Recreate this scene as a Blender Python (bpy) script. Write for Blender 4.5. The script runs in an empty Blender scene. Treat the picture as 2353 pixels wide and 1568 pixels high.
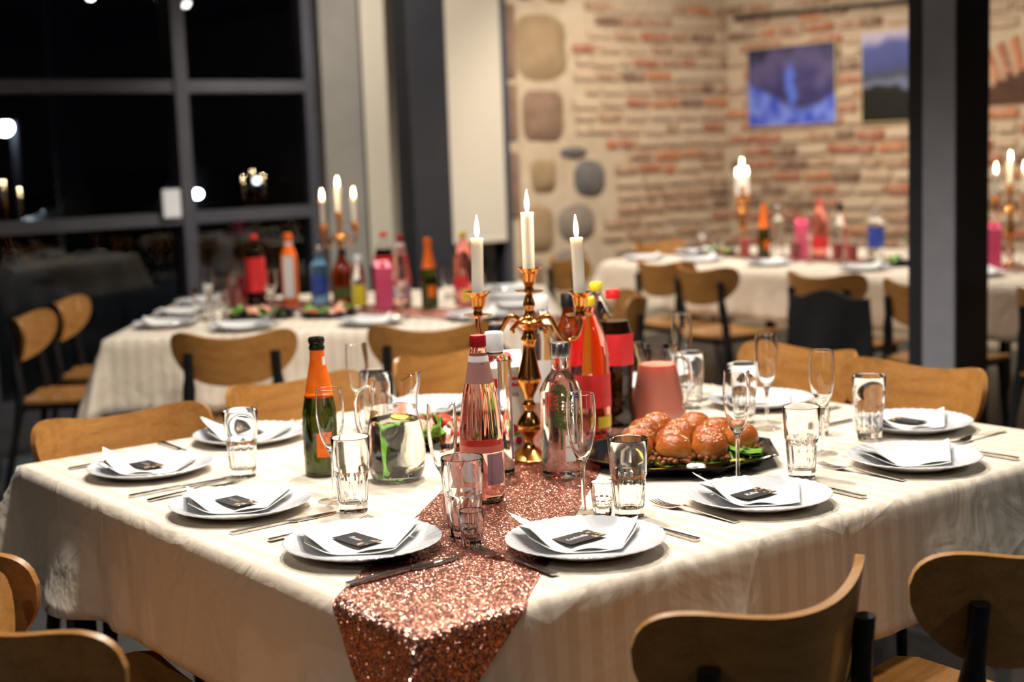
import bpy, bmesh, math, random
from mathutils import Vector, Matrix, Euler
random.seed(7)
S = bpy.context.scene
COL = S.collection
PI = math.pi

# ------------------------------------------------------------------ camera, world, exposure
cam_d = bpy.data.cameras.new('camera')
cam = bpy.data.objects.new('camera', cam_d); COL.objects.link(cam)
cam_d.sensor_width = 36.0; cam_d.lens = 50.64; cam_d.clip_start = 0.05; cam_d.clip_end = 200
_r = Vector((0.788, -0.615, -0.036)); _u = Vector((0.108, 0.080, 0.991)); _w = Vector((0.607, 0.784, -0.129))
_w.normalize(); _r = (_r - _w * _r.dot(_w)).normalized(); _u = _r.cross(_w).normalized()
M = Matrix((( _r.x, _u.x, -_w.x, 0), (_r.y, _u.y, -_w.y, 0), (_r.z, _u.z, -_w.z, 1.3895), (0, 0, 0, 1)))
cam.matrix_world = M
cam_d.dof.use_dof = True; cam_d.dof.focus_distance = 2.5; cam_d.dof.aperture_fstop = 2.6
S.camera = cam

W = bpy.data.worlds.new('night'); S.world = W; W.use_nodes = True
W.node_tree.nodes['Background'].inputs[0].default_value = (0.10, 0.12, 0.2, 1)
W.node_tree.nodes['Background'].inputs[1].default_value = 0.006
S.view_settings.view_transform = 'Standard'; S.view_settings.look = 'None'
S.view_settings.gamma = 1.0; S.view_settings.use_curve_mapping = False
S.view_settings.exposure = 0.40
cy = S.cycles
cy.use_denoising = True
cy.max_bounces = 11; cy.transmission_bounces = 10; cy.transparent_max_bounces = 20; cy.glossy_bounces = 4; cy.diffuse_bounces = 3
cy.use_adaptive_sampling = True; cy.adaptive_threshold = 0.03; cy.adaptive_min_samples = 12
cy.sample_clamp_indirect = 6.0; cy.blur_glossy = 0.6
cy.caustics_reflective = False; cy.caustics_refractive = True

KEY = 34.0       # strength of one ceiling spotlight (W)
WARM = (1.0, 0.925, 0.82)
CEIL = 3.1

# ------------------------------------------------------------------ mesh helpers
def merge(*parts):
    V, F = [], []
    for v, f in parts:
        o = len(V); V += [tuple(p) for p in v]; F += [tuple(i + o for i in q) for q in f]
    return V, F

def xf(vf, m):
    return [tuple(m @ Vector(p)) for p in vf[0]], vf[1]

def tr(vf, x=0, y=0, z=0, rz=0, rx=0, ry=0, s=1.0):
    m = Matrix.Translation((x, y, z)) @ Euler((rx, ry, rz)).to_matrix().to_4x4() @ Matrix.Scale(s, 4)
    return xf(vf, m)

def mesh(name, vf, mat=None, smooth=None):
    me = bpy.data.meshes.new(name); me.from_pydata([tuple(p) for p in vf[0]], [], vf[1]); me.validate()
    bm = bmesh.new(); bm.from_mesh(me); bmesh.ops.recalc_face_normals(bm, faces=bm.faces); bm.to_mesh(me); bm.free()
    if smooth is not None:
        for p in me.polygons: p.use_smooth = True
        if smooth < 179: me.set_sharp_from_angle(angle=math.radians(smooth))
    if mat: me.materials.append(mat)
    return me

def ob(name, vf, mat=None, parent=None, smooth=None, loc=None, rot=None):
    me = vf if isinstance(vf, bpy.types.Mesh) else mesh(name, vf, mat, smooth)
    o = bpy.data.objects.new(name, me); COL.objects.link(o)
    if parent: o.parent = parent
    if loc: o.location = loc
    if rot: o.rotation_euler = rot
    return o

def tag(o, label=None, cat=None, group=None, kind=None):
    if label: o['label'] = label
    if cat: o['category'] = cat
    if group: o['group'] = group
    if kind: o['kind'] = kind
    return o

def thing(name, label, cat, loc=(0, 0, 0), rz=0.0, group=None, rot=None):
    o = bpy.data.objects.new(name, None); COL.objects.link(o); o.empty_display_size = 0.05
    o.location = loc; o.rotation_euler = rot if rot else (0, 0, rz)
    return tag(o, label, cat, group)

def copy_tree(o, parent=None):
    c = o.copy(); COL.objects.link(c); c.parent = parent
    for ch in o.children: copy_tree(ch, c)
    return c

def dup(proto, loc, rz, label, group=None):
    c = copy_tree(proto); c.location = loc; c.rotation_euler = (0, 0, rz); c['label'] = label
    if group: c['group'] = group
    return c

def struct(name, vf, mat, parent=None, smooth=None, label=None):
    o = ob(name, vf, mat, parent, smooth)
    if not parent: o['kind'] = 'structure'
    if label: o['label'] = label
    return o

def box(x0, x1, y0, y1, z0, z1):
    V = [(x, y, z) for x in (x0, x1) for y in (y0, y1) for z in (z0, z1)]
    return V, [(0, 1, 3, 2), (4, 6, 7, 5), (0, 4, 5, 1), (2, 3, 7, 6), (0, 2, 6, 4), (1, 5, 7, 3)]

def cbox(sx, sy, sz, cx=0, cy=0, cz=0):
    return box(cx - sx / 2, cx + sx / 2, cy - sy / 2, cy + sy / 2, cz - sz / 2, cz + sz / 2)

def bevbox(vf, w, seg=2):
    bm = bmesh.new(); vs = [bm.verts.new(p) for p in vf[0]]
    for f in vf[1]: bm.faces.new([vs[i] for i in f])
    bmesh.ops.bevel(bm, geom=list(bm.edges), offset=w, segments=seg, affect='EDGES', profile=0.5)
    bm.verts.index_update()
    r = [tuple(v.co) for v in bm.verts], [tuple(v.index for v in f.verts) for f in bm.faces]
    bm.free(); return r

def lathe(prof, n=32, rf=None, zf=None, a0=0.0, a1=2 * PI):
    """prof: list of (r,z); rf(r,z,theta,i) -> r"""
    full = abs(a1 - a0 - 2 * PI) < 1e-6
    V, F, rows = [], [], []
    m = n if full else n + 1
    for i, (r, z) in enumerate(prof):
        if r < 1e-7:
            rows.append([len(V)] * m); V.append((0, 0, z)); continue
        row = []
        for k in range(m):
            t = a0 + (a1 - a0) * k / n
            rr = rf(r, z, t, i) if rf else r
            zz = zf(r, z, t, i) if zf else z
            row.append(len(V)); V.append((rr * math.cos(t), rr * math.sin(t), zz))
        rows.append(row)
    for i in range(len(rows) - 1):
        a, b = rows[i], rows[i + 1]
        for k in range(n):
            k2 = (k + 1) % m
            q = [a[k], a[k2], b[k2], b[k]]
            q2 = []
            for x in q:
                if x not in q2: q2.append(x)
            if len(q2) >= 3: F.append(tuple(q2))
    return V, F

def smoothprof(pts, k=4):
    """catmull-rom through (r,z) points"""
    out = []
    P = [pts[0]] + list(pts) + [pts[-1]]
    for i in range(1, len(P) - 2):
        p0, p1, p2, p3 = P[i - 1], P[i], P[i + 1], P[i + 2]
        for j in range(k):
            t = j / k
            out.append(tuple(max(0.0, 0.5 * (2 * p1[d] + (p2[d] - p0[d]) * t + (2 * p0[d] - 5 * p1[d] + 4 * p2[d] - p3[d]) * t * t + (3 * p1[d] - p0[d] - 3 * p2[d] + p3[d]) * t ** 3)) if d == 0 else
                             0.5 * (2 * p1[d] + (p2[d] - p0[d]) * t + (2 * p0[d] - 5 * p1[d] + 4 * p2[d] - p3[d]) * t * t + (3 * p1[d] - p0[d] - 3 * p2[d] + p3[d]) * t ** 3) for d in (0, 1)))
    out.append(pts[-1]); return out

def cr3(pts, k=5):
    out = []; P = [Vector(pts[0])] + [Vector(p) for p in pts] + [Vector(pts[-1])]
    for i in range(1, len(P) - 2):
        a, b, c, d = P[i - 1], P[i], P[i + 1], P[i + 2]
        for j in range(k):
            t = j / k
            out.append(0.5 * (2 * b + (c - a) * t + (2 * a - 5 * b + 4 * c - d) * t * t + (3 * b - a - 3 * c + d) * t ** 3))
    out.append(P[-2].copy()); return out

def tube(pts, rad, n=8, flat=1.0):
    pts = [Vector(p) for p in pts]
    if not isinstance(rad, (list, tuple)): rad = [rad] * len(pts)
    V, F = [], []
    up = Vector((0, 0, 1))
    prev = None
    for i, p in enumerate(pts):
        d = (pts[min(i + 1, len(pts) - 1)] - pts[max(i - 1, 0)]).normalized()
        if prev is None:
            s = d.cross(up if abs(d.z) < 0.95 else Vector((1, 0, 0))).normalized()
        else:
            s = (prev - d * prev.dot(d)).normalized()
        prev = s; b = d.cross(s)
        for k in range(n):
            a = 2 * PI * k / n
            V.append(tuple(p + s * (rad[i] * math.cos(a)) + b * (rad[i] * flat * math.sin(a))))
    for i in range(len(pts) - 1):
        for k in range(n):
            F.append((i * n + k, i * n + (k + 1) % n, (i + 1) * n + (k + 1) % n, (i + 1) * n + k))
    F.append(tuple(range(n - 1, -1, -1))); F.append(tuple((len(pts) - 1) * n + k for k in range(n)))
    return V, F

def solid(grid, th, nrm=None):
    """grid[i][j] of Vector -> closed sheet of thickness th"""
    ni, nj = len(grid), len(grid[0])
    G = [[Vector(p) for p in row] for row in grid]
    V = []; N = []
    for i in range(ni):
        for j in range(nj):
            if nrm: n = Vector(nrm)
            else:
                du = G[min(i + 1, ni - 1)][j] - G[max(i - 1, 0)][j]; dv = G[i][min(j + 1, nj - 1)] - G[i][max(j - 1, 0)]
                n = du.cross(dv)
                n = n.normalized() if n.length > 1e-12 else Vector((0, 0, 1))
            N.append(n)
    for i in range(ni):
        for j in range(nj): V.append(tuple(G[i][j] + N[i * nj + j] * th / 2))
    for i in range(ni):
        for j in range(nj): V.append(tuple(G[i][j] - N[i * nj + j] * th / 2))
    o = ni * nj; F = []
    for i in range(ni - 1):
        for j in range(nj - 1):
            a = i * nj + j
            F.append((a, a + 1, a + nj + 1, a + nj)); F.append((o + a, o + a + nj, o + a + nj + 1, o + a + 1))
    for j in range(nj - 1):
        F.append((j, o + j, o + j + 1, j + 1)); a = (ni - 1) * nj + j; F.append((a, a + 1, o + a + 1, o + a))
    for i in range(ni - 1):
        a = i * nj; F.append((a, a + nj, o + a + nj, o + a)); a = i * nj + nj - 1; F.append((a, o + a, o + a + nj, a + nj))
    return V, F

def strip(pts, th):
    """pts: (y, halfwidth, z, xcentre)"""
    return solid([[Vector((p[3] - p[1], p[0], p[2])), Vector((p[3], p[0], p[2] - 0.12 * p[1])), Vector((p[3] + p[1], p[0], p[2]))] for p in pts], th, nrm=(0, 0, 1))

def ellipsoid(rx, ry, rz, n=10, m=6):
    prof = [(math.sin(PI * i / m), -math.cos(PI * i / m)) for i in range(m + 1)]
    prof[0] = (0, -1); prof[-1] = (0, 1)
    v, f = lathe(prof, n)
    return [(x * rx, y * ry, z * rz) for x, y, z in v], f

def hsh(*a):
    x = math.sin(sum(k * v for k, v in zip((12.9898, 78.233, 37.719, 4.581), a))) * 43758.5453
    return x - math.floor(x)

def n1(x, seed=0):
    i = math.floor(x); f = x - i; f = f * f * (3 - 2 * f)
    return hsh(i, seed) * (1 - f) + hsh(i + 1, seed) * f

def n2(x, y, seed=0):
    i, j = math.floor(x), math.floor(y); f, g = x - i, y - j
    f = f * f * (3 - 2 * f); g = g * g * (3 - 2 * g)
    return (hsh(i, j, seed) * (1 - f) + hsh(i + 1, j, seed) * f) * (1 - g) + (hsh(i, j + 1, seed) * (1 - f) + hsh(i + 1, j + 1, seed) * f) * g

def sstep(a, b, x):
    t = min(1, max(0, (x - a) / (b - a))); return t * t * (3 - 2 * t)

# ------------------------------------------------------------------ materials
def srgb(r, g, b):
    return tuple(((c / 255) / 12.92 if c / 255 <= 0.04045 else ((c / 255 + 0.055) / 1.055) ** 2.4) for c in (r, g, b)) + (1,)

def pm(name, col=(0.8, 0.8, 0.8, 1), rough=0.5, metal=0.0, trans=0.0, ior=1.45, spec=0.5, emit=None, estr=0.0, coat=0.0, sss=0.0, sheen=0.0):
    m = bpy.data.materials.new(name); m.use_nodes = True
    b = m.node_tree.nodes['Principled BSDF']
    b.inputs['Base Color'].default_value = col; b.inputs['Roughness'].default_value = rough; b.inputs['Metallic'].default_value = metal
    b.inputs['Transmission Weight'].default_value = trans; b.inputs['IOR'].default_value = ior; b.inputs['Specular IOR Level'].default_value = spec
    b.inputs['Coat Weight'].default_value = coat
    if sss:
        b.inputs['Subsurface Weight'].default_value = sss; b.inputs['Subsurface Radius'].default_value = (0.02, 0.01, 0.006); b.inputs['Subsurface Scale'].default_value = 1.0
    if sheen: b.inputs['Sheen Weight'].default_value = sheen
    if emit: b.inputs['Emission Color'].default_value = emit; b.inputs['Emission Strength'].default_value = estr
    m.diffuse_color = col
    return m

class N:
    def __init__(s, m):
        s.m = m; s.t = m.node_tree; s.b = s.t.nodes['Principled BSDF']
    def n(s, typ, **kw):
        x = s.t.nodes.new(typ)
        for k, v in kw.items():
            if k in x.inputs: x.inputs[k].default_value = v
            else: setattr(x, k, v)
        return x
    def l(s, a, b): s.t.links.new(a, b)
    def coord(s, kind='Object', scale=(1, 1, 1), rot=(0, 0, 0)):
        c = s.n('ShaderNodeTexCoord'); mp = s.n('ShaderNodeMapping'); mp.inputs['Scale'].default_value = scale; mp.inputs['Rotation'].default_value = rot
        s.l(c.outputs[kind], mp.inputs[0]); return mp.outputs[0]
    def noise(s, vec, scale, detail=3, rough=0.55, dist=0.0):
        x = s.n('ShaderNodeTexNoise'); x.inputs['Scale'].default_value = scale; x.inputs['Detail'].default_value = detail
        x.inputs['Roughness'].default_value = rough; x.inputs['Distortion'].default_value = dist
        s.l(vec, x.inputs['Vector']); return x.outputs['Fac']
    def ramp(s, fac, stops):
        x = s.n('ShaderNodeValToRGB'); e = x.color_ramp.elements
        while len(e) < len(stops): e.new(0.5)
        for q, (p, c) in zip(e, stops): q.position = p; q.color = c
        s.l(fac, x.inputs[0]); return x.outputs[0]
    def mix(s, f, a, b, blend='MIX'):
        x = s.n('ShaderNodeMix'); x.data_type = 'RGBA'; x.blend_type = blend
        for i, v in ((0, f), (6, a), (7, b)):
            if hasattr(v, 'node'): s.l(v, x.inputs[i])
            else: x.inputs[i].default_value = v
        return x.outputs[2]
    def math(s, op, a, b=0.0, c=0.0):
        x = s.n('ShaderNodeMath'); x.operation = op
        for i, v in enumerate((a, b, c)):
            if hasattr(v, 'node'): s.l(v, x.inputs[i])
            else: x.inputs[i].default_value = v
        return x.outputs[0]
    def bump(s, h, strength=0.3, dist=0.01):
        x = s.n('ShaderNodeBump'); x.inputs['Strength'].default_value = strength; x.inputs['Distance'].default_value = dist
        s.l(h, x.inputs['Height']); s.l(x.outputs[0], s.b.inputs['Normal'])
    def color(s, c): s.l(c, s.b.inputs['Base Color'])

def noisy(name, c1, c2, scale=8, rough=0.6, bump=0.0, bd=0.01, metal=0.0, detail=4, sc=(1, 1, 1), **kw):
    m = pm(name, c1, rough, metal, **kw); k = N(m); v = k.coord(scale=sc)
    f = k.noise(v, scale, detail); k.color(k.ramp(f, [(0.3, c1), (0.7, c2)]))
    if bump: k.bump(k.noise(v, scale * 2.5, 3), bump, bd)
    return m

def thin_glass(name, tint=(1, 1, 1, 1), refl=1.0, rough=0.0, ior=1.5):
    """thin walled glass: clear straight through, mirrors at grazing angles"""
    m = bpy.data.materials.new(name); m.use_nodes = True; t = m.node_tree; t.nodes.remove(t.nodes['Principled BSDF'])
    out = t.nodes['Material Output']
    tp = t.nodes.new('ShaderNodeBsdfTransparent'); tp.inputs[0].default_value = tint
    gl = t.nodes.new('ShaderNodeBsdfGlossy'); gl.inputs['Roughness'].default_value = rough
    # Schlick reflectance on the absolute angle, the same from both faces of the thin wall
    ge = t.nodes.new('ShaderNodeNewGeometry'); dt = t.nodes.new('ShaderNodeVectorMath'); dt.operation = 'DOT_PRODUCT'
    t.links.new(ge.outputs['Normal'], dt.inputs[0]); t.links.new(ge.outputs['Incoming'], dt.inputs[1])
    def mth(op, a, b):
        x = t.nodes.new('ShaderNodeMath'); x.operation = op
        for i, v in enumerate((a, b)):
            if hasattr(v, 'node'): t.links.new(v, x.inputs[i])
            else: x.inputs[i].default_value = v
        return x.outputs[0]
    f0 = ((ior - 1) / (ior + 1)) ** 2
    p5 = mth('POWER', mth('SUBTRACT', 1.0, mth('ABSOLUTE', dt.outputs['Value'], 0.0)), 5.0)
    fr = mth('ADD', mth('MULTIPLY', p5, 1 - f0), f0).node
    mx = t.nodes.new('ShaderNodeMixShader')
    mu = t.nodes.new('ShaderNodeMath'); mu.operation = 'MULTIPLY'; mu.inputs[1].default_value = refl; mu.use_clamp = True
    t.links.new(fr.outputs[0], mu.inputs[0]); t.links.new(mu.outputs[0], mx.inputs[0]); t.links.new(tp.outputs[0], mx.inputs[1]); t.links.new(gl.outputs[0], mx.inputs[2])
    t.links.new(mx.outputs[0], out.inputs[0]); m.diffuse_color = tint
    return m

def mat_wood():
    m = pm('oak_veneer', srgb(198, 142, 74), 0.38, coat=0.15); k = N(m)
    v = k.coord(scale=(1.2, 14, 14)); f = k.noise(v, 3.2, 5, 0.6, 0.6); v2 = k.coord(scale=(3, 90, 90)); g = k.noise(v2, 3, 3)
    c = k.ramp(f, [(0.25, srgb(132, 86, 40)), (0.5, srgb(162, 112, 56)), (0.78, srgb(178, 128, 70))])
    k.color(k.mix(0.22, c, k.ramp(g, [(0.35, srgb(112, 70, 32)), (0.65, srgb(188, 138, 78))])))
    k.bump(g, 0.08, 0.002); return m

def mat_cloth(stripe=True):
    m = pm('damask_tablecloth', srgb(226, 208, 182), 0.62, sheen=0.25); k = N(m)
    base = srgb(220, 206, 186); lite = srgb(230, 217, 199)
    v = k.coord()
    sep = k.n('ShaderNodeSeparateXYZ'); k.l(v, sep.inputs[0])
    s = k.math('SINE', k.math('MULTIPLY', sep.outputs[0], 2 * PI / 0.046)); s = k.math('MULTIPLY_ADD', s, 5.0, 0.5)
    cl = k.n('ShaderNodeClamp'); k.l(s, cl.inputs[0])
    k.color(k.mix(cl.outputs[0], base, lite))
    mr = k.n('ShaderNodeMapRange'); k.l(cl.outputs[0], mr.inputs[0]); mr.inputs[3].default_value = 0.46; mr.inputs[4].default_value = 0.62
    k.l(mr.outputs[0], k.b.inputs['Roughness'])
    # wrinkles and pressed creases
    w = k.noise(v, 5.5, 3, 0.5, 1.4)
    vo = k.n('ShaderNodeTexVoronoi'); vo.feature = 'DISTANCE_TO_EDGE'; vo.inputs['Scale'].default_value = 4.5; vo.inputs['Randomness'].default_value = 1.0
    k.l(v, vo.inputs['Vector']); e = k.ramp(vo.outputs['Distance'], [(0.0, (1, 1, 1, 1)), (0.045, (0, 0, 0, 1))])
    h = k.math('ADD', k.math('MULTIPLY', w, 1.0), k.math('MULTIPLY', e, 0.08))
    fine = k.noise(v, 900, 1); h = k.math('ADD', h, k.math('MULTIPLY', fine, 0.012))
    k.bump(h, 0.75, 0.017)
    return m

def mat_sequin():
    m = pm('rose_gold_sequins', srgb(214, 140, 118), 0.24, 0.9); k = N(m)
    v = k.coord(); vo = k.n('ShaderNodeTexVoronoi'); vo.inputs['Scale'].default_value = 480; k.l(v, vo.inputs['Vector'])
    geo = k.n('ShaderNodeNewGeometry')
    sub = k.n('ShaderNodeVectorMath', operation='SUBTRACT'); k.l(vo.outputs['Color'], sub.inputs[0]); sub.inputs[1].default_value = (0.5, 0.5, 0.5)
    scl = k.n('ShaderNodeVectorMath', operation='SCALE'); k.l(sub.outputs[0], scl.inputs[0]); scl.inputs['Scale'].default_value = 1.15
    add = k.n('ShaderNodeVectorMath', operation='ADD'); k.l(geo.outputs['Normal'], add.inputs[0]); k.l(scl.outputs[0], add.inputs[1])
    nor = k.n('ShaderNodeVectorMath', operation='NORMALIZE'); k.l(add.outputs[0], nor.inputs[0]); k.l(nor.outputs[0], k.b.inputs['Normal'])
    sp = k.n('ShaderNodeSeparateColor'); k.l(vo.outputs['Color'], sp.inputs[0])
    k.color(k.ramp(sp.outputs[0], [(0.0, srgb(150, 92, 78)), (0.5, srgb(196, 132, 114)), (1.0, srgb(236, 180, 162))]))
    return m

def mat_brick(name, c1, c2, smear):
    m = pm(name, c1, 0.85); k = N(m); v = k.coord()
    oi = k.n('ShaderNodeObjectInfo'); ad = k.n('ShaderNodeVectorMath', operation='ADD'); cmb = k.n('ShaderNodeCombineXYZ')
    k.l(k.math('MULTIPLY', oi.outputs['Random'], 37.0), cmb.inputs[0]); k.l(v, ad.inputs[0]); k.l(cmb.outputs[0], ad.inputs[1])
    vv = ad.outputs[0]
    c = k.ramp(k.noise(vv, 14, 4), [(0.3, c1), (0.72, c2)])
    sm = k.ramp(k.noise(vv, 9, 4, 0.6), [(0.62 - smear * 0.4, (0, 0, 0, 1)), (0.80 - smear * 0.4, (1, 1, 1, 1))])
    k.color(k.mix(k.math('MULTIPLY', sm, 0.8), c, srgb(206, 184, 156)))
    k.bump(k.noise(vv, 30, 4), 0.5, 0.006); return m

M_ = {}
def setup_materials():
    m = M_
    m['wood'] = mat_wood(); m['cloth'] = mat_cloth(); m['sequin'] = mat_sequin()
    m['black_wood'] = noisy('black_lacquered_wood', (0.006, 0.006, 0.007, 1), (0.012, 0.012, 0.013, 1), 30, 0.38)
    m['porcelain'] = pm('white_opal_glass', (0.66, 0.67, 0.70, 1), 0.12, coat=0.3)
    m['napkin'] = noisy('white_paper_napkin', (0.74, 0.735, 0.71, 1), (0.70, 0.695, 0.67, 1), 60, 0.85, 0.15, 0.001)
    m['glass'] = pm('clear_glass', (1, 1, 1, 1), 0.0, trans=1.0, ior=1.46)
    m['flute'] = thin_glass('thin_crystal', (0.97, 0.97, 0.96, 1), 1.15)
    m['jugglass'] = thin_glass('jug_glass', (0.965, 0.98, 0.97, 1), 1.2)
    m['pane'] = thin_glass('window_glass', (0.75, 0.78, 0.8, 1), 1.25)
    m['water'] = pm('still_water', (0.97, 0.99, 0.96, 1), 0.0, trans=1.0, ior=1.33)
    m['pet'] = thin_glass('clear_plastic', (0.95, 0.95, 0.95, 1), 0.6)
    m['steel'] = noisy('polished_steel', (0.55, 0.54, 0.52, 1), (0.66, 0.65, 0.63, 1), 40, 0.16, metal=1.0)
    m['brass'] = noisy('copper_brass', srgb(205, 138, 68), srgb(224, 160, 88), 18, 0.2, metal=1.0)
    m['wax'] = pm('ivory_wax', srgb(255, 248, 236), 0.4, sss=0.4)
    m['flame'] = pm('flame', (1, 0.8, 0.5, 1), 0.5, emit=(1.0, 0.72, 0.36, 1), estr=60)
    m['wick'] = noisy('charred_wick', (0.02, 0.015, 0.01, 1), (0.05, 0.03, 0.02, 1), 200, 0.9)
    m['steel_frame'] = noisy('graphite_steel', srgb(72, 72, 80), srgb(82, 82, 90), 6, 0.5, metal=0.2)
    m['steel_dark'] = noisy('charcoal_steel', srgb(34, 35, 42), srgb(40, 41, 48), 6, 0.5)
    m['greywall'] = noisy('grey_plaster', srgb(132, 128, 122), srgb(142, 138, 131), 5, 0.8)
    m['blind'] = noisy('cream_roller_fabric', srgb(208, 197, 178), srgb(214, 204, 186), 120, 0.8, 0.1, 0.001)
    m['mortar'] = noisy('lime_mortar', srgb(206, 186, 160), srgb(186, 164, 136), 7, 0.9, 0.5, 0.01)
    m['ceiling'] = noisy('dark_ceiling_paint', (0.10, 0.095, 0.09, 1), (0.12, 0.115, 0.11, 1), 3, 0.9)
    m['floor'] = noisy('dark_floor_tiles', (0.035, 0.034, 0.034, 1), (0.06, 0.058, 0.056, 1), 2.5, 0.4)
    m['plaster'] = noisy('warm_plaster', srgb(176, 160, 140), srgb(160, 144, 124), 3, 0.9, 0.2)
    m['green_glass'] = pm('dark_green_glass', (0.045, 0.060, 0.006, 1), 0.02, trans=0.85, ior=1.5)
    m['black_glass'] = noisy('black_bottle_lip', (0.01, 0.012, 0.006, 1), (0.02, 0.022, 0.008, 1), 60, 0.12)
    m['foil_orange'] = noisy('orange_foil', srgb(238, 96, 12), srgb(250, 120, 24), 30, 0.42, 0.15, 0.002)
    m['rose'] = pm('pink_lemonade', srgb(255, 200, 188), 0.0, trans=1.0, ior=1.34)
    m['pinkdrink'] = pm('raspberry_soda', srgb(255, 160, 150), 0.0, trans=1.0, ior=1.34)
    m['redjuice'] = pm('pink_red_juice', srgb(255, 160, 142), 0.15, ior=1.34, sss=0.9)
    m['cola'] = noisy('cola', (0.010, 0.004, 0.002, 1), (0.018, 0.006, 0.003, 1), 20, 0.06)
    m['brandy'] = pm('brandy', srgb(140, 58, 18), 0.02, trans=0.75, ior=1.36)
    m['vodka'] = pm('clear_spirit', (0.97, 0.99, 0.98, 1), 0.0, trans=1.0, ior=1.36)
    m['bluedrink'] = pm('pale_blue_bottle', srgb(120, 170, 215), 0.02, trans=0.8, ior=1.4)
    m['red_cap'] = noisy('dark_red_plastic', srgb(166, 16, 26), srgb(178, 22, 30), 90, 0.4)
    m['bright_red'] = noisy('red_plastic', srgb(226, 34, 34), srgb(236, 46, 42), 90, 0.4)
    m['white_cap'] = noisy('white_plastic', (0.8, 0.81, 0.85, 1), (0.86, 0.87, 0.9, 1), 90, 0.4)
    m['yellow_cap'] = noisy('yellow_plastic', srgb(226, 206, 40), srgb(236, 216, 60), 90, 0.4)
    m['black_cap'] = noisy('black_plastic', (0.012, 0.012, 0.015, 1), (0.02, 0.02, 0.024, 1), 60, 0.3)
    m['silver_cap'] = noisy('brushed_aluminium', (0.62, 0.63, 0.66, 1), (0.7, 0.71, 0.74, 1), 50, 0.28, metal=1.0)
    m['label_pink'] = noisy('pale_pink_label', srgb(250, 236, 236), srgb(252, 240, 240), 25, 0.55)
    m['label_red'] = noisy('red_label', srgb(224, 44, 52), srgb(238, 62, 66), 25, 0.4)
    m['label_lilac'] = noisy('lilac_label', srgb(186, 140, 160), srgb(196, 150, 168), 25, 0.5)
    m['label_white'] = noisy('white_paper_label', (0.82, 0.81, 0.8, 1), (0.86, 0.85, 0.84, 1), 25, 0.6)
    m['label_blue'] = noisy('blue_label', srgb(40, 60, 150), srgb(60, 90, 180), 25, 0.5)
    m['label_yellow'] = noisy('yellow_label', srgb(226, 196, 40), srgb(236, 210, 60), 25, 0.5)
    m['carton_white'] = noisy('coated_carton', srgb(238, 226, 210), srgb(232, 219, 202), 12, 0.45)
    m['carton_pink'] = noisy('pink_carton', srgb(226, 74, 118), srgb(236, 96, 136), 12, 0.45)
    m['navy'] = noisy('navy_ink', srgb(36, 40, 120), srgb(40, 46, 128), 60, 0.6)
    m['ink'] = noisy('black_ink', (0.02, 0.018, 0.018, 1), (0.03, 0.028, 0.028, 1), 60, 0.6)
    m['white_ink'] = noisy('white_ink', (0.85, 0.85, 0.83, 1), (0.9, 0.9, 0.88, 1), 60, 0.6)
    m['gold_ink'] = noisy('gold_print', srgb(206, 160, 110), srgb(228, 188, 140), 200, 0.5)
    m['card'] = noisy('black_card', (0.018, 0.017, 0.019, 1), (0.028, 0.026, 0.028, 1), 90, 0.42)
    m['berry'] = noisy('berry_print', srgb(178, 28, 34), srgb(200, 40, 44), 60, 0.5)
    m['leaf'] = noisy('leaf_green', srgb(56, 110, 30), srgb(120, 168, 50), 30, 0.5, 0.3, 0.003)
    m['herb'] = noisy('dark_herb_print', srgb(58, 72, 30), srgb(104, 116, 58), 60, 0.7)
    m['lemon'] = noisy('lemon_flesh', srgb(240, 214, 70), srgb(248, 230, 130), 60, 0.4)
    m['bun'] = None
    m['tray'] = noisy('glossy_black_plastic', (0.008, 0.008, 0.010, 1), (0.012, 0.012, 0.014, 1), 20, 0.12)
    m['meat'] = noisy('pulled_meat', srgb(120, 62, 30), srgb(186, 118, 70), 70, 0.5, 0.8, 0.004)
    m['ham'] = noisy('cured_ham', srgb(206, 88, 66), srgb(240, 190, 160), 28, 0.4, 0.3, 0.002)
    m['tomato'] = noisy('tomato', srgb(200, 40, 26), srgb(222, 74, 40), 30, 0.3)
    m['cheese'] = noisy('yellow_pepper', srgb(230, 196, 40), srgb(240, 214, 80), 30, 0.4)
    m['sauce'] = noisy('white_coleslaw', (0.82, 0.8, 0.76, 1), (0.86, 0.84, 0.8, 1), 50, 0.5, 0.5, 0.004)
    m['seed'] = noisy('pale_seed', srgb(238, 214, 170), srgb(226, 196, 146), 60, 0.6)
    m['fabric_black'] = noisy('black_fabric', (0.006, 0.006, 0.007, 1), (0.012, 0.012, 0.013, 1), 40, 0.9)
    m['dark_board'] = noisy('dark_brown_board', srgb(70, 42, 26), srgb(86, 54, 34), 8, 0.6)
    m['lamp_white'] = pm('lamp_diffuser', (1, 1, 1, 1), 0.5, emit=(1.0, 0.95, 0.88, 1), estr=60)
    m['lamp_cold'] = pm('street_bulb', (1, 1, 1, 1), 0.5, emit=(0.86, 0.94, 1.0, 1), estr=70)
    m['lamp_soft'] = pm('small_bulb', (1, 1, 1, 1), 0.5, emit=(0.9, 0.94, 1.0, 1), estr=16)
    m['asphalt'] = noisy('asphalt', (0.012, 0.012, 0.013, 1), (0.02, 0.02, 0.02, 1), 3, 0.8)
    m['carpaint'] = noisy('dark_car_paint', (0.01, 0.011, 0.013, 1), (0.012, 0.013, 0.015, 1), 4, 0.2)
    k = pm('glazed_bun_crust', srgb(176, 98, 36), 0.36, coat=0.12); q = N(k); v = q.coord()
    sep = q.n('ShaderNodeSeparateXYZ'); q.l(v, sep.inputs[0])
    f = q.math('ADD', q.math('MULTIPLY', sep.outputs[2], 22.0), q.math('MULTIPLY', q.noise(v, 40, 4), 0.55))
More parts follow.
